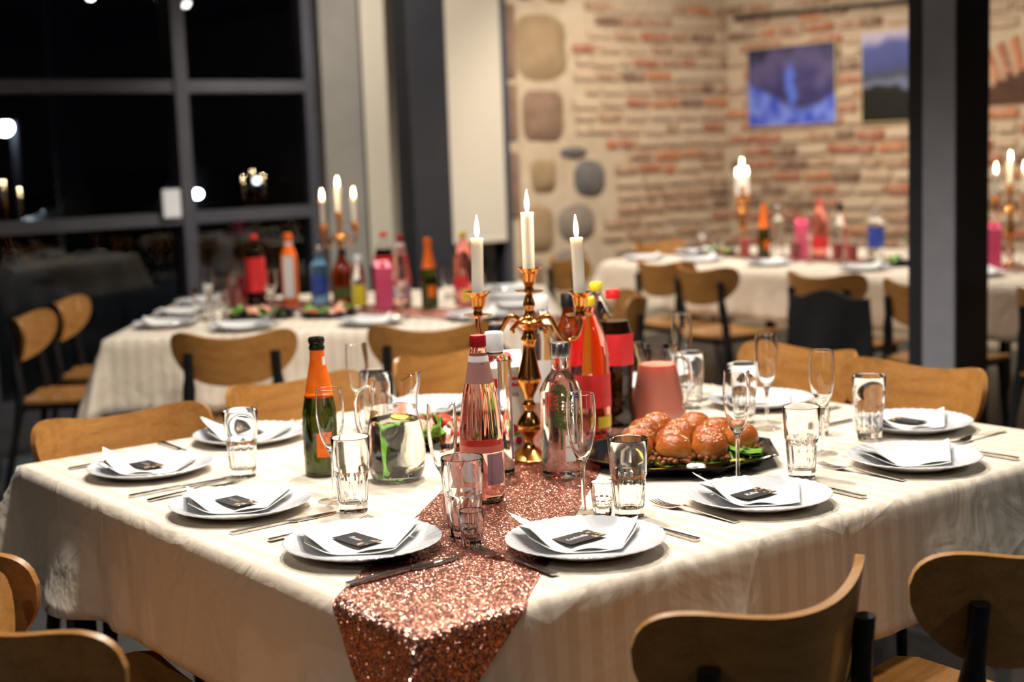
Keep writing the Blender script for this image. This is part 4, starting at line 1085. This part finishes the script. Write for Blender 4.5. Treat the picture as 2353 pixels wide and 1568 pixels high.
# herb print inside the spirit bottle back label
hb = []
rnd = random.Random(4)
for k in range(190):
    z = .103 + rnd.uniform(0, .085); w = .016 * math.sin(PI * min(1, (z - .10) / .09)) + .004
    hb.append(tr(([(-.006, 0, 0), (0, -.0018, 0), (.006, 0, 0), (0, .0018, 0)], [(0, 1, 2, 3)]), rnd.uniform(-w, w), 0, 0, rz=rnd.uniform(0, 3.1)) + (z,))
hp = bpy.data.objects['spirit_bottle']
hv = merge(*[([(x, y + z, 0) for x, y, _ in v], f) for v, f, z in hb], ([(-.0022, .06, 0), (.0022, .06, 0), (.0022, .11, 0), (-.0022, .11, 0)], [(0, 1, 2, 3)]))
ob('herb_print', wrap_text(hv, .0424, .0, TOCAM - .05), M_['herb'], hp)
dot = ([(.006 * math.cos(k * PI / 6), .006 * math.sin(k * PI / 6), 0) for k in range(12)], [tuple(range(12))])
ob('blue_seal', wrap_text(dot, .0420, .165, TOCAM + .75), M_['navy'], hp)

# juice carton
def carton(loc, lab, rz, mt, h=.19, w=.07, text=True):
    t = thing('juice_carton', lab, 'carton', loc, rz, 'bottles')
    ob('body', bevbox(box(-w / 2, w / 2, -w / 2, w / 2, 0, h), .0015, 1), M_[mt], t)
    top = [(-w / 2, -w / 2, h), (w / 2, -w / 2, h), (w / 2, w / 2, h), (-w / 2, w / 2, h), (-w / 2, w / 2 - .006, h + .028), (w / 2, w / 2 - .006, h + .028)]
    ob('roof', (top, [(0, 1, 5, 4), (1, 2, 5), (3, 0, 4), (2, 3, 4, 5), (0, 3, 2, 1)]), M_['label_white'] if mt == 'carton_white' else M_[mt], t)
    ob('spout_cap', tr(lathe([(0, 0), (.014, 0), (.014, .004), (.0105, .006), (.0105, .016), (.009, .018), (0, .018)], 24), 0, -.008, h + .010, rx=.44), M_['bright_red'], t, 50)
    if text:
        yf = -w / 2 - .0004
        pl = lambda vf: ([(x, yf - .0002, y) for x, y, z in vf[0]], vf[1])
        ob('brand_band', box(-w / 2, w / 2 - .012, yf, yf + .0003, h - .042, h - .022), M_['bright_red'], t)
        tx = text_vf('jõhvika', .02, 0, .048); tx2 = text_vf('jook', .02, 0, .027)
        ob('lettering', merge(pl(([(x - .003, y + h - .058, z) for x, y, z in tx[0]], tx[1])), pl(([(x - .014, y + h - .076, z) for x, y, z in tx2[0]], tx2[1]))), M_['ink'], t)
        ob('brand_print', merge(*[box(x - .0022, x + .0022, yf - .0006, yf - .0002, h - .036 + .002 * (k % 2), h - .028) for k, x in enumerate([-.022 + .0062 * q for q in range(7)])]), M_['white_ink'], t)
        cs = []
        for (x, z, r) in ((-.014, .062, .010), (.008, .056, .011), (.018, .03, .009), (-.002, .018, .008)): cs.append(([(x + r * .8 * math.cos(k * PI / 7), yf - .0003, z + r * math.sin(k * PI / 7)) for k in range(14)], [tuple(range(14))]))
        ob('berry_print', merge(*cs), M_['berry'], t)
        lv = []
        for (x, z, a, l) in ((-.008, .036, .6, .016), (.004, .030, 2.2, .015), (-.014, .028, 1.9, .013), (.012, .044, .3, .013)): lv.append(([(x + l * math.cos(a) * q - l * .3 * math.sin(a) * s, yf - .0004, z + l * math.sin(a) * q + l * .3 * math.cos(a) * s) for q, s in ((-1, 0), (0, -1), (1, 0), (0, 1))], [(0, 1, 2, 3)]))
        ob('leaf_print', merge(*lv), M_['leaf'], t)
    return t
carton(T1.p(.815, .84, .0045), 'white cranberry juice carton with red cap, left of the candelabrum stem', TOCAM + PI / 2 + .12, 'carton_white')

# ------------------------------------------------------------------ jugs
def jug(loc, lab, h_rz, s=1.0, drink='water', level=.125, red=False):
    t = thing('glass_jug', lab, 'jug', loc, 0, 'glass jugs')
    if red: o = [(.046, 0), (.062, .004), (.066, .02), (.063, .05), (.052, .10), (.046, .135), (.0455, .150), (.047, .172), (.0475, .181)]
    else: o = [(.039, 0), (.046, .004), (.0555, .022), (.0595, .050), (.0590, .075), (.0545, .110), (.0490, .135), (.0470, .148), (.0485, .157), (.0490, .195), (.0495, .210)]
    zt = o[-1][1]; sp = h_rz + PI
    P = smoothprof(o, 4)
    def rf(r, z, q, i):
        d = math.cos(q - sp); w = sstep(.78, 1.0, d) * sstep(zt - .04, zt, z); return r * (1 + .16 * w)
    def zf(r, z, q, i):
        d = math.cos(q - sp); return z + .011 * sstep(.66, 1.0, d) * sstep(zt - .02, zt, z)
    inner = [(r - .0028, max(z, .010)) for r, z in reversed(P) if z > .006]
    ob('body', lathe([(0, .0005)] + P + inner + [(0, .010)], 56, rf, zf), M_['glass'], t, 60)
    c, d = math.cos(h_rz), math.sin(h_rz)
    hr = lambda r, z: (r * c, r * d, z)
    ob('handle', tube(cr3([hr(.046, zt - .024), hr(.060, zt - .022), hr(.076, zt - .036), hr(.080, zt - .07), hr(.076, zt - .105), hr(.064, zt - .135)], 4), [.0085] * 4 + [.0070] * 13 + [.006] * 4, 10, .7), M_['glass'], t, 60)
    Q = [(r - .0026, max(z, .0098)) for r, z in P if z < level and z > .004]
    ob('drink', lathe([(0, .0105)] + Q + [(Q[-1][0], level), (0, level)], 40), M_[drink], t, 60)
    return t
j1 = jug(T1.p(.5, .802), 'glass water jug with a lemon slice, right of the champagne bottle', math.atan2(.615, -.788) - .25, level=.128)
for k, (x, y, z, rx, m) in enumerate([(.012, -.01, .1275, .12, 'lemon')]):
    ls = thing('lemon_slice', 'floating lemon slice at the top of the water jug' if k == 0 else 'lemon slice hanging lower inside the water jug', 'lemon', tuple(Vector(T1.p(.5, .802)) + Vector((x, y, z))), group='lemon slices', rot=(rx, .1, 0))
    ob('flesh', lathe([(0, -.002), (.021, -.002), (.021, .002), (0, .002)], 24), M_['lemon'], ls)
    ob('rind', lathe([(.021, -.002), (.0235, -.002), (.0235, .002), (.021, .002), (.021, -.002)], 24), M_['yellow_cap'], ls)
jug(T1.p(1.282, .862), 'glass jug of pink red juice behind the sandwich tray', math.atan2(-.615, .788) - .35, drink='redjuice', level=.140, red=True)

# ------------------------------------------------------------------ sandwich tray
tc = Vector((T1.x + 1.012, T1.y + .520)); AW = Vector((.607, .784))
def octa(r, z, n=8, rot=.2): return [(r * math.cos(rot + 2 * PI * k / n), r * math.sin(rot + 2 * PI * k / n), z) for k in range(n)]
ty = thing('serving_tray', 'black octagonal plastic tray holding small sandwiches', 'tray', (tc.x, tc.y, TZ + .003), .25)
rings = [octa(.16, 0), octa(.17, .0), octa(.205, .020), octa(.214, .0215), octa(.213, .0235), octa(.202, .0225), octa(.166, .0025), octa(.15, .002)]
V = [v for r in rings for v in r]
F = [(i * 8 + k, i * 8 + (k + 1) % 8, (i + 1) * 8 + (k + 1) % 8, (i + 1) * 8 + k) for i in range(7) for k in range(8)] + [tuple(range(7, -1, -1)), tuple(56 + k for k in range(8))]
ob('tray_body', (V, F), M_['tray'], ty)
def bun_mesh(seed):
    rnd = random.Random(seed)
    prof = [(0, .0), (.030, .0), (.0350, .003), (.0365, .010), (.0345, .021), (.0275, .032), (.016, .0395), (0, .042)]
    v, f = lathe(smoothprof(prof, 3), 28)
    return mesh('bun_top', ([(x * (1 + .05 * (n2(x * 40, y * 40, seed) - .5)), y * (1 + .08 * (n2(x * 50 + 3, y * 50, seed) - .5)), z * (1 + .10 * (n2(x * 60, y * 60, seed + 2) - .5))) for x, y, z in v], f), M_['bun'], 180)
def fill_mesh(seed):
    rnd = random.Random(seed); parts = []
    for k in range(22):
        a = rnd.uniform(0, 6.28); r = rnd.uniform(.024, .039); e = ellipsoid(rnd.uniform(.006, .013), rnd.uniform(.004, .008), rnd.uniform(.004, .007), 7, 4)
        parts.append(tr(e, r * math.cos(a), r * math.sin(a), rnd.uniform(-.002, .006), rz=a + rnd.uniform(-1, 1), rx=rnd.uniform(-.4, .4)))
    parts.append(lathe([(0, -.006), (.03, -.006), (.031, .006), (0, .006)], 16)); return mesh('filling', merge(*parts), M_['meat'], 180)
def seeds_mesh(seed):
    rnd = random.Random(seed); parts = []
    for k in range(70):
        a = rnd.uniform(0, 6.28); r = .028 * math.sqrt(rnd.random()); z = .0420 - .0105 * (r / .028) ** 2.0
        parts.append(tr(ellipsoid(.0021, .0014, .0009, 6, 4), r * math.cos(a), r * math.sin(a), z, rz=rnd.uniform(0, 3)))
    return mesh('seeds', merge(*parts), M_['seed'])
def leaf_mesh(seed):
    g = []
    for i in range(13):
        a = 2 * PI * i / 12; row = []
        for q in (.2, .6, .85, 1.0):
            w = .042 * q * (1 + .08 * math.sin(a * 3 + seed)); row.append(Vector((w * math.cos(a), w * math.sin(a), .004 * math.sin(a * 7 + seed) * q ** 3 + .003 * math.sin(a * 4) * q)))
        g.append(row)
    return mesh('lettuce', solid(g, .0012, nrm=(0, 0, 1)), M_['leaf'], 60)
BT = [bun_mesh(k) for k in range(3)]; FL = [fill_mesh(k) for k in range(2)]; SD = [seeds_mesh(k) for k in range(2)]; LFm = [leaf_mesh(k) for k in range(2)]
BB = mesh('bun_base', lathe(smoothprof([(0, 0), (.028, 0), (.034, .004), (.035, .010), (.032, .013), (0, .013)], 3), 24), M_['bun'], 180)
BUNS = [(-.095, -.080, 0, 'front left'), (-.022, -.105, 1, 'front middle'), (.052, -.088, 0, 'front right, tilted'), (-.085, -.005, 2, 'second row left'), (-.012, -.028, 1, 'second row middle'), (.064, -.012, 0, 'second row right'),
        (-.065, .068, 1, 'third row left'), (.012, .052, 2, 'third row middle'), (.090, .062, 0, 'third row right'), (-.03, .135, 2, 'back row left'), (.05, .128, 1, 'back row right'), (.128, -.01, 2, 'right end, by the lettuce')]
for i, (sx, aw, v, ph) in enumerate(BUNS):
    p = tc + SR * sx + AW * aw
    tilt = (random.uniform(-.22, .22), random.uniform(-.22, .22), random.uniform(0, 6))
    t = thing('sandwich', 'small golden bun sandwich with meat filling on the black tray, ' + ph, 'sandwich', (p.x, p.y, TZ + .0065), group='bun sandwiches', rot=(0, 0, tilt[2]))
    ob('bun_base', BB, parent=t); ob('lettuce', LFm[i % 2], parent=t, loc=(0, 0, .014)); ob('filling', FL[i % 2], parent=t, loc=(0, 0, .021))
    ob('bun_top', BT[v], parent=t, loc=(0, 0, .0295), rot=(tilt[0], tilt[1], i))
    so = ob('seeds', SD[i % 2], parent=t, loc=(0, 0, .0297), rot=(tilt[0], tilt[1], i)); so['kind'] = 'stuff'
for i, (sx, aw, kind, lab) in enumerate([(.02, -.152, 'sauce', 'white coleslaw heap at the front edge of the sandwich tray'), (.132, -.060, 'leaf', 'green lettuce leaf at the right edge of the sandwich tray'), (-.06, -.140, 'cheese', 'yellow pepper strip at the front of the sandwich tray'),
                                         (.118, -.075, 'cheese', 'yellow pepper strip beside the lettuce on the sandwich tray'), (-.12, -.12, 'sauce', 'small white garnish at the front left of the sandwich tray')]):
    p = tc + SR * sx + AW * aw
    if kind == 'leaf': vf = merge(*[tr(([tuple(v.co) for v in LFm[0].vertices], [tuple(q.vertices) for q in LFm[0].polygons]), 0, 0, .010 + .008 * k, rx=.7 - .4 * k, rz=k * 2.1, s=.8) for k in range(3)])
    elif kind == 'cheese': vf = tr(tube(cr3([(-.04, 0, .004), (-.015, -.008, .008), (.015, -.006, .006), (.04, .004, .004)], 4), .006, 8, .5), 0, 0, .002)
    else: vf = merge(*[tr(ellipsoid(.012, .009, .008, 9, 6), .016 * math.cos(k * 1.9) * (.3 + .2 * (k % 3)), .012 * math.sin(k * 1.9), .008 + .003 * (k % 3)) for k in range(8)])
    o = ob({'leaf': 'lettuce_leaf', 'cheese': 'pepper_strip', 'sauce': 'coleslaw'}[kind], vf, M_[kind], None, 180, (p.x, p.y, TZ + .0055), (0, 0, math.atan2(SR.y, SR.x) + i * .1)); tag(o, lab, 'garnish', 'garnish on the tray')

# ------------------------------------------------------------------ salad platter behind the flutes
def platter(c, z, lab, seed, phrase, R=.17, n=16, lo=False, sc=1.0):
    t = thing('salad_platter', lab, 'platter', (c[0], c[1], z), .2, 'salad platters')
    rr = [octa(R * .75, 0), octa(R * .8, 0), octa(R * .97, .018), octa(R, .019), octa(R, .021), octa(R * .95, .020), octa(R * .78, .003), octa(R * .7, .003)]
    ob('platter_body', ([v for r in rr for v in r], F), M_['tray'], t)
    rnd = random.Random(seed)
    for k in range(n):
        a = rnd.uniform(0, 6.28); q = R * (.66 if lo else .8) * math.sqrt(rnd.random()); kind = rnd.choice(['ham', 'leaf', 'tomato', 'leaf', 'sauce', 'cheese', 'ham'])
        loc = (c[0] + q * math.cos(a), c[1] + q * math.sin(a), z + .008 + .012 * sc * (k % 3))
        if kind in ('ham', 'leaf'):
            g = []
            for i in range(9):
                s = -1 + i / 4; g.append([Vector((.036 * s, .022 * w, .010 * math.sin(s * 2.6 + k) + .008 * math.sin(w * 3 + s * 4))) for w in (-1, -.5, 0, .5, 1)])
            vf = solid(g, .0016)
        elif kind == 'tomato': vf = lathe(smoothprof([(0, -.004), (.017, -.004), (.021, 0), (.017, .005), (0, .006)], 2), 16)
        elif kind == 'cheese': vf = bevbox(cbox(.022, .018, .012), .002, 1)
        else: vf = ellipsoid(.019, .016, .012, 12, 6)
        vf = tr(vf, s=sc)
        o = ob({'ham': 'ham_slice', 'leaf': 'lettuce_leaf', 'tomato': 'tomato_slice', 'cheese': 'pepper_piece', 'sauce': 'mozzarella_ball'}[kind], vf, M_[kind], None, 60, loc, (rnd.uniform(-.3, .3), rnd.uniform(-.3, .3), rnd.uniform(0, 6)))
        tag(o, {'ham': 'curled pink ham slice', 'leaf': 'green lettuce leaf', 'tomato': 'red tomato slice', 'cheese': 'yellow pepper piece', 'sauce': 'white mozzarella ball'}[kind].replace(' ', (' lower ', ' middle ', ' upper ')[k % 3], 1) + (', front' if loc[1] < c[1] else ', back') + (' left' if loc[0] < c[0] else ' right') + ' of the ' + phrase, 'food', 'salad on the ' + phrase)
platter(T1.p(.80, 1.075)[:2], TZ + .003, 'black platter of ham salad behind the water jug', 3, 'salad platter behind the water jug', .165, 26, sc=1.45)

# ------------------------------------------------------------------ window table (blurred left)
def bg_setting(T, a, b, ph, k, big=True):
    p = T.p(a, b, .002)
    tag(ob('dinner_plate', PLATE_LO, loc=p, rot=(0, 0, k)), 'blurred white plate ' + ph, 'plate', 'plates on the back tables')
    tag(ob('paper_napkin', NAP_LO[k % 2], loc=(p[0], p[1], p[2] + .001), rot=(0, 0, -.66 + (k % 3) * .2)), 'blurred white napkin ' + ph, 'napkin', 'napkins on the back tables')
for k, (a, b, ph) in enumerate([(.16, .36, 'nearest on the left edge of the window table'), (.15, .80, 'middle of the left edge of the window table'), (.15, 1.24, 'farthest on the left edge of the window table'),
                                (.50, .15, 'on the near edge of the window table, left'), (1.00, .15, 'on the near edge of the window table, behind the champagne bottle'), (1.42, .20, 'on the near right corner of the window table'),
                                (1.58, .56, 'nearest on the right edge of the window table'), (1.58, .95, 'middle of the right edge of the window table'), (1.58, 1.32, 'farthest on the right edge of the window table')]):
    bg_setting(T2, a, b, ph, k)
TUMB_LO = mesh('tumbler', lathe([(0, 0), (.0265, 0), (.032, .07), (.0365, .14), (.0345, .14), (.030, .07), (.024, .016), (0, .014)], 20), M_['glass'], 60)
FLUTE_LO = mesh('flute', lathe([(0, 0), (.0315, 0), (.006, .004), (.004, .09), (.014, .105), (.0255, .155), (.0245, .217), (.0236, .217), (.0246, .155), (.011, .107), (0, .10)], 18), M_['glass'], 60)
def bg_glass(T, a, b, kind, lab):
    tag(ob('glass_tumbler' if kind == 't' else 'champagne_flute', TUMB_LO if kind == 't' else FLUTE_LO, loc=T.p(a, b, .002)), lab, 'glass', 'glasses on the back tables')
for a, b, kind, ph in [(.28, .50, 't', 'blurred tumbler nearest the left plates on the window table'), (.30, .58, 'f', 'blurred flute nearest the left plates on the window table'), (.30, .92, 't', 'blurred tumbler in the left glass row of the window table'), (.34, 1.0, 'f', 'blurred flute in the left glass row of the window table'),
                       (.30, 1.30, 't', 'blurred tumbler at the back left of the window table'), (.60, .30, 'f', 'blurred flute above the near left plate of the window table'), (.38, .32, 't', 'blurred tumbler left of the near plate of the window table'), (1.12, .32, 'f', 'blurred flute above the near right plate of the window table'),
                       (1.42, .62, 't', 'blurred tumbler before the right plates of the window table'), (1.40, .78, 't', 'blurred tumbler amid the right glasses of the window table'), (1.38, .96, 'f', 'blurred flute amid the right glasses of the window table'), (1.30, 1.08, 't', 'blurred tumbler farthest right on the window table')]:
    bg_glass(T2, a, b, kind, ph)
z2 = .0045
generic('cola_bottle', T2.p(.42, 1.10, z2), 'blurred cola bottle with red cap and label, leftmost on the window table', COLA, 'cola', .0158, (.298, .318), 'bright_red', [(.0456, .06, .215, -1.8, 1.8, 'label_red')], liquid=(.246, 'cola'), n=20)
g1 = thing('juice_glass', 'blurred jug of dark red juice beside the cola on the window table', 'jug', T2.p(.34, 1.04, z2)); ob('body', lathe([(.045, 0), (.05, .01), (.046, .14), (.048, .17)], 20), M_['jugglass'], g1, 60); ob('drink', lathe([(0, .004), (.044, .004), (.048, .01), (.0445, .13), (0, .13)], 20), noisy('dark_red_juice', srgb(110, 14, 18), srgb(130, 20, 24), 9, .1), g1, 60)
generic('aperitif_bottle', T2.p(.58, 1.06, z2), 'blurred orange bottle with white label on the window table', [(.03, 0), (.036, .004), (.037, .2), (.028, .24), (.016, .27), (.0145, .29)], 'foil_orange', .0175, (.285, .32), 'foil_orange', [(.0378, .03, .22, -.7, .7, 'label_white'), (.017, .262, .284, -3.1, 3.1, 'label_white')], n=20)
generic('vodka_bottle', T2.p(.72, 1.0, z2), 'blurred pale blue spirit bottle on the window table', [(.036, 0), (.041, .003), (.042, .155), (.036, .185), (.018, .21), (.0165, .245)], 'bluedrink', .0185, (.238, .262), 'silver_cap', [(.0427, .05, .13, -1, 1, 'label_blue')], n=20)
generic('brandy_bottle', T2.p(.83, .96, z2), 'blurred amber brandy bottle left of the window table candles', [(.042, 0), (.05, .004), (.052, .02), (.05, .13), (.04, .17), (.018, .2), (.0155, .225)], 'brandy', .018, (.222, .25), 'black_cap', [(.0535, .03, .08, -.9, .9, 'herb')], n=20)
generic('oil_bottle', T2.p(.92, .68, z2), 'blurred clear bottle with yellow label beneath the window table candles', [(.026, 0), (.031, .004), (.032, .13), (.02, .18), (.014, .21)], 'vodka', .0155, (.205, .235), 'white_cap', [(.0328, .02, .11, -1, 1, 'label_yellow')], n=20)
carton(T2.p(1.02, .72, z2), 'blurred pink juice carton on the window table', RZS + .3, 'carton_pink', .175, .065, False)
generic('cola_bottle', T2.p(1.02, .90, z2), 'blurred cola bottle with red cap behind the pink carton on the window table', COLA, 'cola', .0158, (.298, .318), 'bright_red', [(.0456, .1, .215, -1.8, 1.8, 'label_red')], liquid=(.246, 'cola'), n=20)
lemonade(T2.p(1.10, .74, z2), 'blurred pink lemonade bottle on the window table', 0, True, False)
champagne(T2.p(1.22, .70, z2), 'blurred champagne bottle with orange foil on the window table', 0, True, open_=False)
generic('raspberry_soda_bottle', T2.p(1.37, .66, z2), 'blurred pink soda bottle with yellow cap, rightmost on the window table', BIG(1.0), 'pinkdrink', .0155, (.300, .320), 'yellow_cap', [(.0455, .03, .075, -.2, 1.3, 'label_yellow'), (.0455, .08, .13, -1.2, .4, 'label_red')], n=20)
platter(T2.p(.52, .56)[:2], TZ + .003, 'blurred black salad platter on the near left of the window table', 8, 'left salad platter of the window table', .16, 10, True)
platter(T2.p(.80, .52)[:2], TZ + .003, 'blurred black salad platter under the bottles of the window table', 9, 'right salad platter of the window table', .13, 9, True)

# ------------------------------------------------------------------ brick wall table (blurred right)
for k, (a, b, ph) in enumerate([(.16, 3.22, 'leftmost on the brick wall table'), (.20, 2.80, 'second from the left on the brick wall table'), (.20, 2.30, 'before the candles of the brick wall table'), (.20, 1.66, 'left of the steel column on the brick wall table'), (.62, 3.26, 'at the far left end of the brick wall table'), (.2, 1.0, 'right of the steel column on the brick wall table')]):
    bg_setting(T3, a, b, ph, k)
zz = .0045
champagne(T3.p(.60, 2.69, zz), 'blurred champagne bottle with orange foil before the brick wall', 0, True, open_=False)
generic('spirit_bottle', T3.p(.60, 2.58, zz), 'blurred clear bottle with silver cap before the brick wall', [(.028, 0), (.032, .003), (.033, .19), (.028, .22), (.016, .24), (.0155, .27)], 'vodka', .017, (.265, .295), 'silver_cap', n=16)
carton(T3.p(.66, 2.46, zz), 'blurred pink juice carton before the brick wall', RZS, 'carton_pink', .19, .065, False)
generic('raspberry_soda_bottle', T3.p(.72, 2.38, zz), 'blurred pink soda bottle before the brick wall', BIG(1.05), 'pinkdrink', .0155, (.300, .320), 'label_red' if False else 'bright_red', [(.0478, .05, .12, -1.6, 1.6, 'label_red')], n=16)
generic('wine_bottle', T3.p(.58, 2.12, zz), 'blurred clear bottle with black cap before the brick wall', [(.03, 0), (.036, .004), (.037, .17), (.03, .21), (.016, .25), (.0145, .27)], 'vodka', .0165, (.268, .31), 'black_cap', n=16)
generic('gin_bottle', T3.p(.88, 2.12, zz), 'blurred blue labelled bottle before the brick wall', [(.04, 0), (.046, .004), (.047, .17), (.04, .20), (.018, .22), (.0155, .24)], 'vodka', .018, (.236, .262), 'silver_cap', [(.0478, .05, .17, -1.3, 1.3, 'label_blue')], n=16)
pot = thing('potted_herb', 'small green potted herb on the brick wall table', 'plant', T3.p(.86, 1.85, zz))
ob('pot', lathe([(0, 0), (.035, 0), (.045, .06), (.042, .06), (.04, .05), (0, .05)], 18), M_['white_cap'], pot, 50)
rnd = random.Random(2); lf = []
for k in range(90):
    th, ph_ = rnd.uniform(0, 6.28), rnd.uniform(.1, 1.4); R = rnd.uniform(.03, .085)
    lf.append(tr(([(-.012, 0, 0), (0, -.005, .002), (.012, 0, 0), (0, .005, .002)], [(0, 1, 2, 3)]), R * math.cos(th) * math.sin(ph_), R * math.sin(th) * math.sin(ph_), .075 + R * math.cos(ph_), rz=rnd.uniform(0, 6), rx=rnd.uniform(-1, 1)))
fo = ob('foliage', merge(*lf), noisy('dark_leaf', srgb(40, 84, 34), srgb(70, 120, 50), 30, .5), pot); fo['kind'] = 'stuff'
ob('stem', tube([(0, 0, .045), (.003, .002, .11)], .003, 6), M_['herb'], pot)
for k, (a, b, h, lab) in enumerate([(.42, 2.30, .1, 'left red drink glass under the pictures'), (.46, 2.04, .1, 'middle red drink glass before the brick wall'), (.44, 1.93, .1, 'right red drink glass before the brick wall'), (.45, 2.70, .11, 'red drink glass below the cluster of candles')]):
    t = thing('drink_glass', 'blurred ' + lab, 'glass', T3.p(a, b, zz), group='red drinks on the brick wall table')
    ob('tumbler', TUMB_LO, parent=t); ob('drink', lathe([(0, .016), (.026, .016), (.0325, h), (0, h)], 16), noisy('red_drink', srgb(176, 30, 34), srgb(190, 44, 44), 9, .1), t, 60)
for a, b, kind, ph in [(.42, 3.0, 'f', 'blurred flute near the left end of the brick wall table'), (.44, 2.9, 't', 'blurred tumbler near the left end of the brick wall table'), (.40, 2.18, 'f', 'blurred flute beside the red drinks before the brick wall'), (.42, 1.52, 'f', 'blurred flute just left of the steel column'), (.44, 1.42, 't', 'blurred tumbler just left of the steel column'), (.9, 2.95, 'f', 'blurred flute behind the candle cluster on the brick wall table'), (.42, .95, 't', 'blurred tumbler right of the steel column')]:
    bg_glass(T3, a, b, kind, ph)
platter(T3.p(.48, 1.72)[:2], TZ + .003, 'blurred platter of yellow food on the brick wall table', 12, 'right platter of the brick wall table', .13, 9, True)
platter(T3.p(.66, 3.12)[:2], TZ + .003, 'blurred salad platter left of the candles before the brick wall', 13, 'left platter of the brick wall table', .13, 9, True)
carton(T3.p(.46, 1.10, zz), 'blurred crimson carton right of the steel column', RZS, 'carton_pink', .2, .07, False)
print('objects', len(bpy.data.objects))
